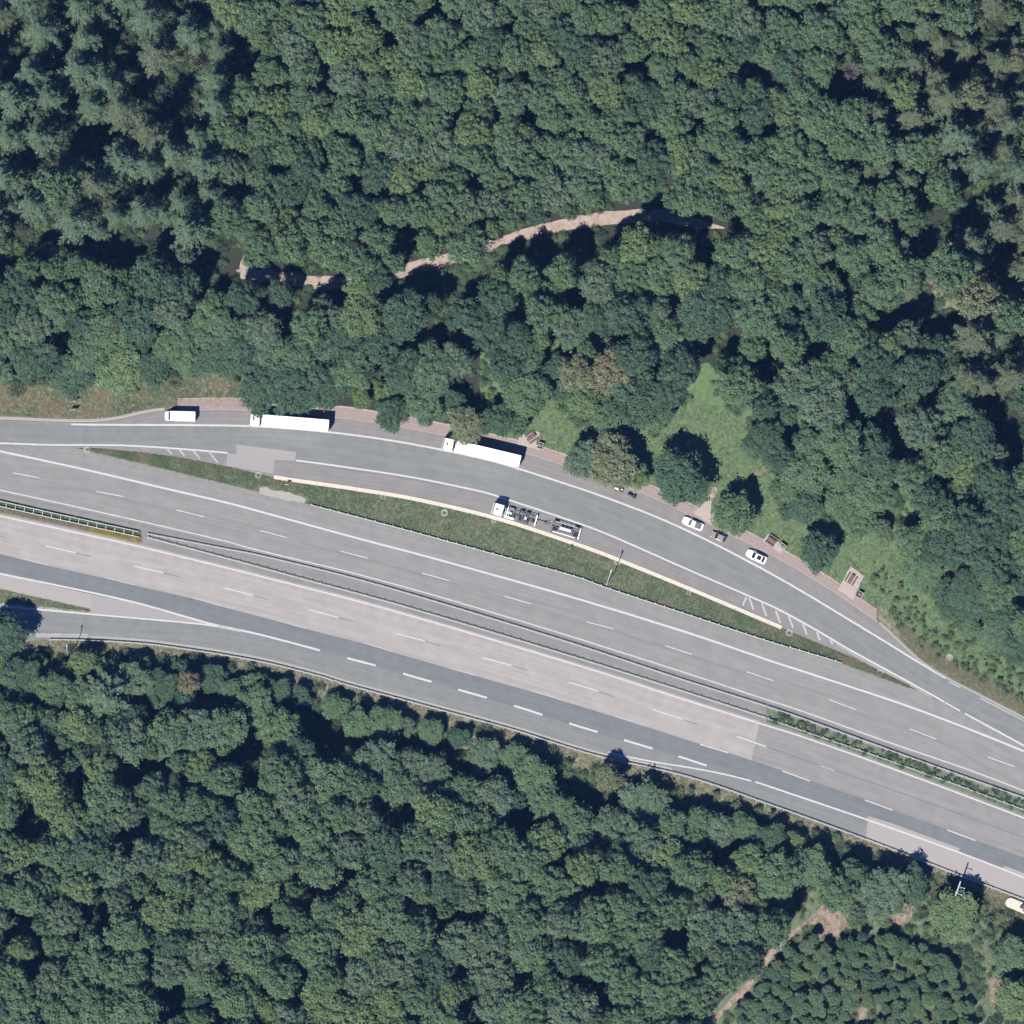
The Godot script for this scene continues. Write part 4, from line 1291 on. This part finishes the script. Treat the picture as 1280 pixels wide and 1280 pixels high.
# [x, y, rx, ry] dark openings in the canopy
const GAPS := [15, 62, 20, 22, 70, 8, 12, 14, 152, 50, 24, 12, 76, 75, 14, 14, 165, 78, 10, 14, 215, 122, 44, 22, 240, 152, 26, 12, 300, 86, 10, 30, 232, 14, 26, 14, 100, 128, 12, 14, 112, 172, 24, 20, 5, 155, 8, 14, 205, 240, 34, 8, 62, 214, 18, 10, 306, 245, 9, 20, 52, 300, 16, 12, 152, 316, 38, 20, 216, 300, 8, 20, 272, 340, 24, 24, 350, 388, 40, 9, 415, 362, 22, 10, 10, 330, 10, 12, 75, 425, 20, 8,
	650, 322, 30, 12, 735, 300, 26, 26, 840, 292, 36, 12, 880, 308, 16, 24, 560, 366, 40, 7, 556, 402, 12, 18, 515, 432, 10, 10, 592, 436, 12, 12, 715, 388, 20, 10, 750, 426, 18, 7, 690, 441, 13, 7, 594, 488, 30, 16, 822, 440, 10, 12, 470, 470, 12, 14,
	955, 97, 15, 12, 1035, 117, 22, 10, 1058, 92, 12, 12, 970, 170, 13, 7, 1095, 236, 10, 8, 1166, 286, 24, 30, 1220, 245, 13, 14, 1160, 392, 42, 16, 1242, 342, 16, 22, 1225, 168, 13, 24, 1256, 108, 22, 14, 1176, 80, 14, 8, 1232, 56, 18, 12, 1202, 96, 12, 9, 1010, 436, 14, 9, 1092, 408, 16, 10, 1126, 446, 13, 8, 1088, 522, 17, 12, 1118, 556, 12, 24, 1226, 518, 22, 11, 1262, 560, 12, 30, 1176, 606, 10, 17, 1136, 656, 22, 8, 1190, 716, 8, 12, 910, 427, 12, 11, 985, 536, 18, 8, 820, 170, 10, 8, 515, 310, 12, 12, 490, 290, 6, 8, 540, 32, 10, 6,
	168, 962, 18, 20, 207, 948, 10, 8, 97, 980, 20, 16, 44, 1032, 12, 14, 236, 976, 11, 15, 286, 878, 18, 9, 182, 876, 14, 8, 322, 930, 24, 12, 390, 884, 14, 12, 408, 926, 16, 18, 165, 1040, 9, 13, 281, 1053, 7, 8, 350, 1001, 8, 6, 190, 1115, 16, 6, 125, 1130, 20, 8, 34, 1156, 12, 11, 95, 1160, 8, 6, 60, 1134, 10, 7, 290, 1110, 9, 4, 400, 1119, 14, 7, 198, 1186, 16, 12, 146, 1188, 9, 11, 220, 1258, 14, 13, 60, 1190, 6, 10, 355, 1160, 6, 7, 510, 1013, 13, 5, 440, 925, 8, 11, 503, 926, 17, 9, 556, 940, 22, 10, 574, 962, 18, 9, 622, 966, 14, 10, 656, 1022, 14, 15, 706, 1056, 9, 8, 722, 986, 22, 12, 764, 1002, 22, 12, 850, 1000, 22, 17, 660, 1096, 11, 8, 746, 1106, 16, 13, 440, 1085, 8, 7, 482, 1081, 16, 6, 560, 1149, 16, 8, 440, 1186, 10, 12, 842, 1172, 18, 12, 746, 1238, 20, 13, 706, 1221, 8, 6, 590, 1255, 9, 7, 890, 1062, 22, 14, 985, 1122, 18, 14, 940, 1240, 16, 12, 990, 1256, 11, 15]

var UPE := cv([-80, 480, 0, 484, 100, 486, 180, 480, 285, 466, 300, 486, 340, 494, 440, 498, 470, 502, 560, 520, 600, 526, 640, 520, 680, 506, 700, 520, 760, 560, 830, 590, 900, 600, 1000, 652, 1060, 660, 1100, 672, 1130, 698, 1158, 745, 1200, 788, 1240, 818, 1280, 842, 1360, 880])
var LAWN := PackedVector2Array([Vector2(676, 562), Vector2(682, 524), Vector2(700, 512), Vector2(716, 540), Vector2(770, 536), Vector2(815, 548), Vector2(846, 522), Vector2(862, 500), Vector2(876, 470), Vector2(864, 428), Vector2(892, 423), Vector2(895, 452), Vector2(886, 482), Vector2(902, 508), Vector2(928, 518), Vector2(932, 545), Vector2(945, 582), Vector2(962, 592), Vector2(968, 622), Vector2(985, 655), Vector2(1010, 668), Vector2(1010, 740), Vector2(880, 680), Vector2(700, 600)])
var SCRUB := PackedVector2Array([Vector2(480, 356), Vector2(520, 345), Vector2(570, 334), Vector2(640, 306), Vector2(700, 290), Vector2(706, 300), Vector2(640, 326), Vector2(600, 346), Vector2(540, 362), Vector2(470, 372)])
var CLEAR := PackedVector2Array([Vector2(1012, 1140), Vector2(1030, 1122), Vector2(1070, 1140), Vector2(1150, 1132), Vector2(1165, 1105), Vector2(1200, 1095), Vector2(1400, 1160), Vector2(1400, 1400), Vector2(860, 1400), Vector2(890, 1280), Vector2(960, 1195)])
var PLANT := PackedVector2Array([Vector2(975, 1195), Vector2(1010, 1172), Vector2(1080, 1168), Vector2(1150, 1180), Vector2(1190, 1205), Vector2(1210, 1250), Vector2(1215, 1310), Vector2(920, 1310), Vector2(925, 1255)])
const SHOWN := [[292, 408], [512, 570], [622, 700], [735, 835], [890, 922], [30, 84]]

func free_for_tree(x: float, y: float, rad: float) -> bool:
	if y > fy(UPE, x) - rad * 0.55 and y < fy(R, x) + (14.0 if x < 820.0 else 22.0) + rad * 0.9:
		return false
	var p := Vector2(x, y)
	for off in [Vector2(0, 0), Vector2(rad * 0.55, 0), Vector2(-rad * 0.55, 0), Vector2(0, rad * 0.55), Vector2(0, -rad * 0.55)]:
		if Geometry2D.is_point_in_polygon(p + off, LAWN) or Geometry2D.is_point_in_polygon(p + off, SCRUB) or Geometry2D.is_point_in_polygon(p + off * 0.4, CLEAR):
			return false
	for i in GAPS.size() / 4:
		var dx: float = (x - GAPS[4 * i]) / (GAPS[4 * i + 2] + rad * 0.52)
		var dy: float = (y - GAPS[4 * i + 1]) / (GAPS[4 * i + 3] + rad * 0.52)
		if dx * dx + dy * dy < 1.0:
			return false
	for i in TRACK.size() - 1:
		var q := Geometry2D.get_closest_point_to_segment(p, TRACK[i], TRACK[i + 1])
		if q.distance_to(p) < 4.0 + rad * (0.82 if y < q.y else 0.95):
			for s in SHOWN:
				if q.x > s[0] and q.x < s[1]: return false
	for i in FOOT.size() - 1:
		if Geometry2D.get_closest_point_to_segment(p, FOOT[i], FOOT[i + 1]).distance_to(p) < 5.0 + rad * 0.8:
			return false
	return true

var variants := {}
func pick(kind: String) -> Array:
	var a: Array = variants[kind]
	return a[rng.randi() % a.size()]

func tree_node(called: String, t: Dictionary, label: String, category: String, group: String) -> void:
	var o := thing(called, W(t.x, t.y), t.turn, label, category, group)
	o.scale = t.scale
	part("crown", t.v[0], M.dead if t.kind == "bare" else M.leaf, o)
	part("trunk", t.v[1], M.dead if t.kind == "bare" else M.bark, o)

var plants := []
func add_tree(x: float, y: float, rad: float, tall: float, kind: String, label := "") -> Dictionary:
	var nominal := 18.0 if kind in ["fir", "larch", "pine"] else (1.8 if kind.begins_with("bush") else 12.0)
	var nr := 1.5 if kind.begins_with("bush") else 4.5
	var f := rad * S / nr
	var t := {"x": x, "y": y, "r": rad, "h": tall, "kind": kind, "label": label, "turn": r(0, TAU), "v": pick(kind), "scale": Vector3(f * r(0.95, 1.06), tall / nominal, f * r(0.95, 1.06))}
	plants.append(t)
	return t

func tone_for(x: float, y: float) -> String:
	var q := rng.randf()
	if y < 345 and x > 290:
		return "mid" if q < 0.66 else ("yellow" if q < 0.8 else ("grey" if q < 0.93 else "dark"))
	if y < 560 and x < 900:
		return "mid" if q < 0.4 else ("dark" if q < 0.75 else ("grey" if q < 0.9 else "yellow"))
	if y < 900:
		return "mid" if q < 0.5 else ("dark" if q < 0.85 else ("grey" if q < 0.95 else "yellow"))
	return "mid" if q < 0.55 else ("grey" if q < 0.78 else ("yellow" if q < 0.9 else "dark"))

func build_trees() -> void:
	for q in [["mid", 9], ["dark", 5], ["yellow", 4], ["grey", 5], ["olive", 3], ["tan", 1]]:
		variants[q[0]] = []
		for k in q[1]:
			variants[q[0]].append(broadleaf(q[0], r(1.4, 3.2), rng.randi_range(52, 68), 135, 0.225))
	variants["fir"] = []
	for k in 4: variants["fir"].append(conifer("fir", rng.randi_range(13, 16), 6.0, r(0.7, 1.4), 0.3))
	variants["larch"] = []
	for k in 3: variants["larch"].append(conifer("larch", 14, 5.5, r(0.3, 0.7), 0.3))
	variants["pine"] = [conifer("grey", 13, 8.0, -0.6, 0.36)]
	variants["bush_mid"] = [bush("mid", 13, 34, 0.12), bush("mid", 11, 34, 0.13)]
	variants["bush_dark"] = [bush("dark", 13, 34, 0.12)]
	variants["bush_yellow"] = [bush("yellow", 12, 34, 0.12)]
	variants["bush_grey"] = [bush("grey", 12, 34, 0.12)]
	variants["bush_tan"] = [bush("tan", 9, 30, 0.1)]
	variants["bare"] = [bare_tree(), bare_tree()]
	# trees that stand apart in the photo: x, y, radius (pixels), height, kind, label
	var hand := [
		[848, 598, 37, 11.5, "dark", "round dark blue-green tree at the lawn's lower left corner"],
		[916, 643, 29, 10.0, "mid", "round green tree on the lawn behind the small grey car"],
		[764, 578, 34, 10.5, "olive", "broad olive tree overhanging the kerb above the motorcycles"],
		[727, 575, 24, 8.5, "grey", "pale grey-green tree left of the olive tree by the kerb"],
		[796, 596, 18, 6.5, "yellow", "small yellow-green tree between olive tree and dark round tree"],
		[1021, 690, 26, 8.5, "dark", "small dark tree between the two right picnic pads"],
		[658, 493, 33, 11.0, "mid", "rounded green tree above the left picnic pad"],
		[729, 502, 23, 11.5, "yellow", "pale yellow-green tree at the left end of the lawn"],
		[722, 470, 26, 13.0, "olive", "olive tree just above the pale yellow-green tree"],
		[765, 466, 30, 13.5, "tan", "brownish tree in the middle of the tree belt"],
		[792, 502, 36, 13.5, "dark", "wide dark green tree on the upper left of the lawn"],
		[832, 494, 25, 13.0, "dark", "dark tree whose shadow fills the lawn's narrow neck"],
		[713, 411, 26, 14.0, "grey", "pale grey-green tree among dark trees of the belt"],
		[826, 420, 31, 13.0, "mid", "fresh green round tree near the lawn's upper tip"],
		[672, 424, 17, 11.0, "yellow", "yellowish small crown left of the pale grey-green tree"],
		[583, 532, 25, 8.5, "olive", "pale olive tree overhanging the cab of the right lorry"],
		[333, 484, 33, 11.0, "dark", "dark tree overhanging the cab of the left lorry"],
		[372, 490, 31, 11.0, "dark", "dark tree overhanging the middle of the left lorry"],
		[409, 486, 29, 11.0, "dark", "dark tree overhanging the rear of the left lorry"],
		[453, 500, 13, 5.5, "yellow", "small yellowish tree on the footway between the two lorries"],
		[491, 518, 23, 9.0, "dark", "dark tree reaching over the parking strip between the lorries"],
		[530, 506, 27, 10.5, "mid", "green tree behind the front of the right lorry"],
		[622, 527, 22, 9.0, "dark", "dark tree behind the trailer of the right lorry"],
		[645, 530, 17, 8.0, "mid", "low green tree left of the left picnic pad"],
		[540, 470, 30, 12.0, "mid", ""], [440, 465, 30, 12.0, "mid", ""], [505, 465, 26, 12.0, "dark", ""],
		[934, 562, 12, 8.0, "fir", "narrow dark conifer at the right edge of the lawn"],
		[10, 792, 28, 10.0, "dark", "dark tree overhanging the slip road at the left edge"],
		[137, 868, 34, 14.0, "pine", "pale spiky pine below the slip road"],
		[238, 852, 15, 9.0, "tan", "small tan coloured tree on the lower wood's edge"],
		[106, 828, 17, 7.0, "yellow", "bright green tree beside the pale lamp post"],
		[1190, 1140, 34, 8.5, "yellow", "light green tree just below the pale blue mast"],
		[1100, 1114, 36, 9.0, "grey", "broad grey-green tree above the clearing"],
		[1136, 1104, 26, 6.5, "dark", "dark tree between the broad grey-green tree and the verge"],
		[1064, 1090, 21, 9.0, "mid", "green tree on the verge above the clearing's soil patch"],
		[1260, 1190, 26, 8.0, "mid", "green tree at the right edge below the gantry base"],
		[1268, 1245, 28, 8.0, "yellow", "light green tree in the lower right corner"],
		[760, 972, 17, 8.0, "olive", "pale yellowish tree on the lower wood's edge"],
		[922, 1112, 26, 13.0, "olive", "olive tree in the lower wood near the clearing"],
		[898, 1122, 20, 12.0, "bare", "grey leafless tree beside the olive tree"],
		[1060, 92, 16, 13.0, "bare", "grey leafless crown in the upper wood"],
		[956, 97, 17, 11.0, "bare", "brownish leafless crown left of the other bare tree"],
		[74, 940, 12, 14.0, "bare", "small grey leafless crown in the lower left wood"],
		[44, 1030, 12, 10.0, "bare", "leafless crown in a dark opening at lower left"],
		[247, 82, 13, 9.0, "bush_tan", "whitish flowering bush in the upper left conifers"]]
	for q in hand:
		add_tree(q[0], q[1], q[2], q[3], q[4], q[5])
	# the wood: trees fill the ground with crowns touching
	var cell := {}
	var put := func(t: Dictionary) -> void:
		var key := Vector2i(int(floor(t.x / 60.0)), int(floor(t.y / 60.0)))
		if not cell.has(key): cell[key] = []
		cell[key].append(t)
	for t in plants: put.call(t)
	for pass_i in 3:
		for i in [9000, 9000, 8000][pass_i]:
			var x := r(-130, 1410)
			var y := r(-130, 1410)
			var con := (x < 285 and y < 292) or (x > 1175 and y < 500)
			var rad: float
			var tall: float
			if con:
				rad = [r(25, 34), r(19, 26), r(14, 19)][pass_i]
				tall = r(25, 30) * [1.0, 0.85, 0.65][pass_i]
			elif y < 345:
				rad = [r(22, 29), r(17, 22), r(12, 17)][pass_i]
				tall = r(17.5, 19.0) * [1.0, 0.95, 0.9][pass_i]
			elif y < 700:
				rad = [r(24, 34), r(18, 24), r(12, 18)][pass_i]
				tall = r(14, 19) * [1.0, 0.9, 0.75][pass_i]
			else:
				rad = [r(24, 34), r(18, 25), r(13, 18)][pass_i]
				tall = r(16, 20) * [1.0, 0.92, 0.8][pass_i]
			var edge := minf(fy(UPE, x) - y, 1e9) if y < fy(UPE, x) else y - fy(R, x)
			if edge < 150.0: tall *= lerpf(0.22 if y > 700.0 else 0.45, 1.0, clampf((edge - 20.0) / (130.0 if y > 700.0 else 90.0), 0.0, 1.0))
			var ok := true
			var key := Vector2i(int(floor(x / 60.0)), int(floor(y / 60.0)))
			for gx in [-1, 0, 1]:
				for gy in [-1, 0, 1]:
					if not ok: break
					for o in cell.get(key + Vector2i(gx, gy), []):
						var need: float = (o.r + rad) * 0.6
						if absf(o.x - x) < need and Vector2(o.x - x, o.y - y).length() < need:
							ok = false
							break
			if not ok or not free_for_tree(x, y, rad): continue
			var kind := tone_for(x, y)
			if con:
				kind = "fir" if x < 600 and rng.randf() < 0.85 else ("larch" if rng.randf() < 0.55 else ("fir" if rng.randf() < 0.4 else "olive" if rng.randf() < 0.3 else "mid"))
			elif x > 1080 and y < 400 and rng.randf() < 0.3:
				kind = "larch"
			put.call(add_tree(x, y, rad, tall, kind))
	# hand out: the largest broadleaf trees in view are things, the rest the mass of the wood
	var broad := []
	var mass := []
	for t in plants:
		var seen: bool = t.x > -t.r * 0.4 and t.x < 1280 + t.r * 0.4 and t.y > -t.r * 0.4 and t.y < 1280 + t.r * 0.4
		if t.kind == "bare":
			tree_node("dead_tree", t, t.label, "dead tree", "leafless trees in the wood")
		elif t.kind.begins_with("bush"):
			tree_node("flowering_bush", t, t.label, "bush", "")
		elif not seen:
			mass.append(t)
		elif t.kind in ["fir", "larch", "pine"]:
			var side := "in the upper left wood" if t.x < 640 else "near the right edge"
			tree_node("conifer_tree", t, t.label if t.label else place_label(("green conifer " if t.kind == "fir" else "brownish green conifer ") + side, t.x, t.y), "conifer", "conifers in the upper wood")
		else:
			broad.append(t)
	broad.sort_custom(func(a, b): return (a.r + (100.0 if a.label else 0.0)) > (b.r + (100.0 if b.label else 0.0)))
	for i in broad.size():
		var t: Dictionary = broad[i]
		if i >= 300:
			mass.append(t)
			continue
		var zone := "tree in the closed upper wood"
		if t.y > 760: zone = "tree in the wood below the motorway"
		elif t.x > 890 and t.y > 395: zone = "tree in the dense wood right of the lawn"
		elif t.y > 350: zone = "tree in the belt between track and lay-by"
		tree_node("broadleaf_tree", t, t.label if t.label else place_label(zone, t.x, t.y), "tree", "broadleaf trees of the wood")
	print("plants ", plants.size(), " broad ", broad.size(), " mass ", mass.size())
	var wood := thing("woodland", Vector3.ZERO, 0, "smaller trees filling the wood between the large crowns", "wood", "", "stuff")
	scatter(wood, mass)

func scatter(parent: Node3D, list: Array) -> void:
	var by := {}
	for t in list:
		if not by.has(t.v): by[t.v] = []
		by[t.v].append(t)
	for v in by:
		for k in 2:
			var mm := MultiMesh.new()
			mm.transform_format = MultiMesh.TRANSFORM_3D
			mm.mesh = v[k]
			mm.instance_count = by[v].size()
			for i in by[v].size():
				var t: Dictionary = by[v][i]
				mm.set_instance_transform(i, Transform3D(Basis(Vector3.UP, t.turn) * Basis.from_scale(t.scale), W(t.x, t.y)))
			var o := MultiMeshInstance3D.new()
			o.name = ["crown", "trunk"][k]
			o.multimesh = mm
			o.material_override = [M.leaf, M.bark][k]
			o.set_meta("kind", "stuff")
			parent.add_child(o, true)

# ---------------------------------------------------------------- bushes, young trees, grass
func tuft_mesh(c: Color, blades: int, tall: float, wide: float) -> ArrayMesh:
	var m := MB.new()
	m.colored = true
	for k in blades:
		var a := r(0, TAU)
		var o := Vector3(r(-wide, wide), 0, r(-wide, wide))
		var d := Vector3(cos(a), 0, sin(a))
		var s := Vector3(-sin(a), 0, cos(a)) * r(0.02, 0.045)
		var h := tall * r(0.6, 1.2)
		m.col = tint(c, r(0.7, 1.3), r(-0.1, 0.15))
		var i := m.v.size()
		m.tri(o - s, o + s, o + d * h * r(0.5, 1.1) + Vector3(0, h, 0), Vector3.UP)
		for q in range(i, m.v.size()):
			m.n[q] = (Vector3.UP + d * 0.3).normalized()
	return m.mesh()

func mass_of(called: String, label: String, category: String, meshes: Array, spots: Array, sc0: float, sc1: float) -> void:
	# spots: Vector3(x, y, choice)
	var g := thing(called, Vector3.ZERO, 0, label, category, "", "stuff")
	for k in meshes.size():
		var mine := []
		for s in spots:
			if int(s.z) == k: mine.append(s)
		if mine.is_empty(): continue
		var mm := MultiMesh.new()
		mm.transform_format = MultiMesh.TRANSFORM_3D
		mm.mesh = meshes[k]
		mm.instance_count = mine.size()
		for i in mine.size():
			var f := r(sc0, sc1)
			mm.set_instance_transform(i, Transform3D(Basis(Vector3.UP, r(0, TAU)) * Basis.from_scale(Vector3(f, f * r(0.7, 1.2), f)), W(mine[i].x, mine[i].y)))
		var o := MultiMeshInstance3D.new()
		o.name = "tuft" if called.contains("grass") or called.contains("weed") else "leaves"
		o.multimesh = mm
		o.material_override = M.leaf
		o.set_meta("kind", "stuff")
		g.add_child(o, true)

func build_low_plants() -> void:
	# bushes of the right median, one by one
	var x := 962.0
	while x < 1300.0:
		var yt := fy(NR, x) + 3.0
		var yb := fy(D, x) - 5.0
		var rad := r(2.6, 6.4)
		var q := rng.randf()
		var kind := "bush_dark" if q < 0.2 else ("bush_mid" if q < 0.45 else ("bush_grey" if q < 0.75 else ("bush_yellow" if q < 0.9 else "bush_tan")))
		var y := r(yt + 1.5, yb - 1.5)
		plants.clear()
		var t := add_tree(x, y, rad, r(0.5, 1.4), kind)
		if x < 1282: tree_node("median_bush", t, place_label("low bush in the planted right median", x, y), "bush", "bushes in the right median")
		x += r(1.6, 5.2)
	# shrubs along the edges of the wood
	plants.clear()
	var cell := []
	for n in 3500:
		var px := r(-10, 1290)
		var up := rng.randf() < 0.4
		var rad := r(7, 13)
		var py := (fy(UPE, px) - r(-2, 14)) if up else (fy(R, px) + r(14, 40))
		if up and px > 305 and px < 1085: continue
		if not up and px > 985 and py > fy(R, px) + 24: continue
		if not up and px < 40: continue
		if not up and px > 1165: continue
		if Geometry2D.is_point_in_polygon(Vector2(px, py), LAWN): continue
		var ok := true
		for o in cell:
			if Vector2(o.x - px, o.y - py).length() < (o.z + rad) * 0.85: ok = false
		if not ok: continue
		cell.append(Vector3(px, py, rad))
		var q := rng.randf()
		var t := add_tree(px, py, rad, r(1.2, 2.6), "bush_mid" if q < 0.5 else ("bush_dark" if q < 0.7 else ("bush_grey" if q < 0.85 else "bush_yellow")))
		tree_node("shrub", t, place_label("shrub on the upper wood's edge" if up else "shrub between lower guard rail and wood", px, py), "shrub", "shrubs at the edges of the wood")
	print("shrubs ", cell.size())
	# young plantation and scrub of the clearing
	plants.clear()
	var yc := []
	for n in 5000:
		var p := Vector2(r(880, 1300), r(1080, 1300))
		var inside := Geometry2D.is_point_in_polygon(p, PLANT)
		if not inside and not Geometry2D.is_point_in_polygon(p, CLEAR): continue
		if not inside and rng.randf() < 0.8: continue
		if p.y < fy(R, p.x) + 26.0: continue
		var rad := r(7, 12) if inside else r(6, 10)
		var ok := true
		for i2 in FOOT.size() - 1:
			if Geometry2D.get_closest_point_to_segment(p, FOOT[i2], FOOT[i2 + 1]).distance_to(p) < 6.0 + rad * 0.7: ok = false
		for so in [[1036, 1152, 24], [1124, 1140, 22], [1248, 1242, 18], [1078, 1264, 12], [1014, 1230, 10], [1110, 1215, 8], [1190, 1140, 24], [1260, 1190, 22]]:
			if Vector2(so[0], so[1]).distance_to(p) < so[2] + rad * 0.5: ok = false
		for o in yc:
			if Vector2(o.x - p.x, o.y - p.y).length() < (o.z + rad) * (0.62 if inside else 0.9): ok = false
		if not ok: continue
		yc.append(Vector3(p.x, p.y, rad))
		var q := rng.randf()
		var t := add_tree(p.x, p.y, rad, r(3.2, 5.2) if inside else r(1.0, 2.2), ("mid" if q < 0.5 else "dark" if q < 0.6 else "grey" if q < 0.85 else "yellow") if inside else ("bush_mid" if q < 0.5 else ("bush_grey" if q < 0.75 else "bush_yellow")))
		if inside:
			tree_node("young_tree", t, place_label("young tree in the lower right plantation", p.x, p.y), "young tree", "young trees of the plantation")
		else:
			tree_node("shrub", t, place_label("low shrub in the lower right clearing", p.x, p.y), "shrub", "shrubs of the clearing")
	print("young ", yc.size())
	# undergrowth as one mass: scrub beside the track, forest floor
	var under := []
	for n in 24000:
		var p := Vector2(r(-60, 1340), r(-60, 1340))
		if p.y > fy(UPE, p.x) - 4.0 and p.y < fy(R, p.x) + 22.0:
			continue
		if Geometry2D.is_point_in_polygon(p, LAWN): continue
		var bad := false
		for i3 in TRACK.size() - 1:
			if Geometry2D.get_closest_point_to_segment(p, TRACK[i3], TRACK[i3 + 1]).distance_to(p) < 10.0 and p.x > 285 and p.x < 920: bad = true
		for i4 in FOOT.size() - 1:
			if Geometry2D.get_closest_point_to_segment(p, FOOT[i4], FOOT[i4 + 1]).distance_to(p) < 7.0: bad = true
		for so in [[1036, 1152, 20], [1124, 1140, 18], [1248, 1242, 15], [1078, 1264, 8]]:
			if Vector2(so[0], so[1]).distance_to(p) < so[2]: bad = true
		if bad: continue
		under.append(Vector3(p.x, p.y, rng.randi() % 3))
	for n in 1200:
		var p := Vector2(r(460, 710), r(285, 375))
		if Geometry2D.is_point_in_polygon(p, SCRUB): under.append(Vector3(p.x, p.y, [0, 0, 1][rng.randi() % 3]))
	mass_of("undergrowth", "low green undergrowth on the woodland floor and banks", "undergrowth", [variants["bush_mid"][0][0], variants["bush_yellow"][0][0], variants["bush_dark"][0][0]], under, 0.35, 0.95)
	var bank := []
	for n in 260:
		var px := r(1088, 1300)
		var py := fy(K, px) - r(18, 75)
		if px < 1100 and py > 735: continue
		bank.append(Vector3(px, py, [0, 1, 1, 2][rng.randi() % 4]))
	mass_of("bank_scrub", "bright green low scrub on the bank right of the picnic pads", "scrub", [variants["bush_mid"][1][0], variants["bush_yellow"][0][0], variants["bush_grey"][0][0]], bank, 0.18, 0.7)
	# grass: tufts of green and of dry blades
	var green := tuft_mesh(Color(0.086, 0.120, 0.069), 16, 0.16, 0.2)
	var light := tuft_mesh(Color(0.108, 0.144, 0.080), 16, 0.14, 0.2)
	var dry := tuft_mesh(Color(0.172, 0.160, 0.112), 16, 0.2, 0.2)
	var gold := tuft_mesh(Color(0.240, 0.192, 0.056), 16, 0.35, 0.16)
	var fn := FastNoiseLite.new()
	fn.seed = 77
	fn.frequency = 0.03
	var spots := []
	for n in 16000:
		var px := r(94, 1162)
		var a := fy(LB, px) + 1.0
		var b := fy(TN, px) - 0.5
		var py := r(a - 0.5, b + 0.8)
		if b - a < 1.0: continue
		if px > 322 and px < 385 and py > fy(TN, px) - 9.0: continue
		var q := fn.get_noise_2d(px, py) + r(-0.3, 0.3)
		spots.append(Vector3(px, py, 2 if q > 0.3 else (1 if q > 0.05 else 0)))
	for n in 14000:
		var px := r(640, 1290)
		var py := fy(K, px) - r(12, 150)
		var q := fn.get_noise_2d(px, py) + r(-0.3, 0.3)
		spots.append(Vector3(px, py, 2 if q > 0.42 else (1 if q > -0.15 else 0)))
	for n in 7000:
		var px := r(-20, 312)
		var py := r(fy(UPE, px) - 6.0, fy(K, px) - 4.0)
		var q := fn.get_noise_2d(px, py) + r(-0.3, 0.3) + (0.2 if px < 140 else -0.2)
		spots.append(Vector3(px, py, 2 if q > 0.05 else (1 if q > -0.2 else 0)))
	for n in 12000:
		var px := r(40, 1300)
		var py := fy(R, px) + r(4, 40)
		var q := fn.get_noise_2d(px, py) + r(-0.3, 0.3)
		spots.append(Vector3(px, py, 2 if q > 0.0 else (1 if q > -0.2 else 0)))
	for n in 3000:
		var px := r(1125, 1310)
		spots.append(Vector3(px, fy(K, px) - r(3, 28), 2 if rng.randf() < 0.6 else 1))
	for n in 2500:
		var px := r(-20, 176)
		var y0 := fy(NR, px) - 1.5
		var y1 := fy(D, px) - 5.0
		var py := r(y0, y1)
		spots.append(Vector3(px, py, 3 if (px > 115 and py > lerpf(y0, y1, 0.45) and rng.randf() < 0.5) else (0 if py < lerpf(y0, y1, 0.55) else 2)))
	for n in 900:
		var px := r(-20, 112)
		var f := px / 112.0
		spots.append(Vector3(px, r(lerpf(737, 762, f), lerpf(755, 765, f)), rng.randi() % 3))
	for n in 5000:
		var p := Vector2(r(1000, 1300), r(1090, 1300))
		if Geometry2D.is_point_in_polygon(p, CLEAR): spots.append(Vector3(p.x, p.y, rng.randi() % 3))
	mass_of("grass", "grass tufts on verges, lawn and the strip beside the motorway", "grass", [green, light, dry, gold], spots, 0.8, 1.5)
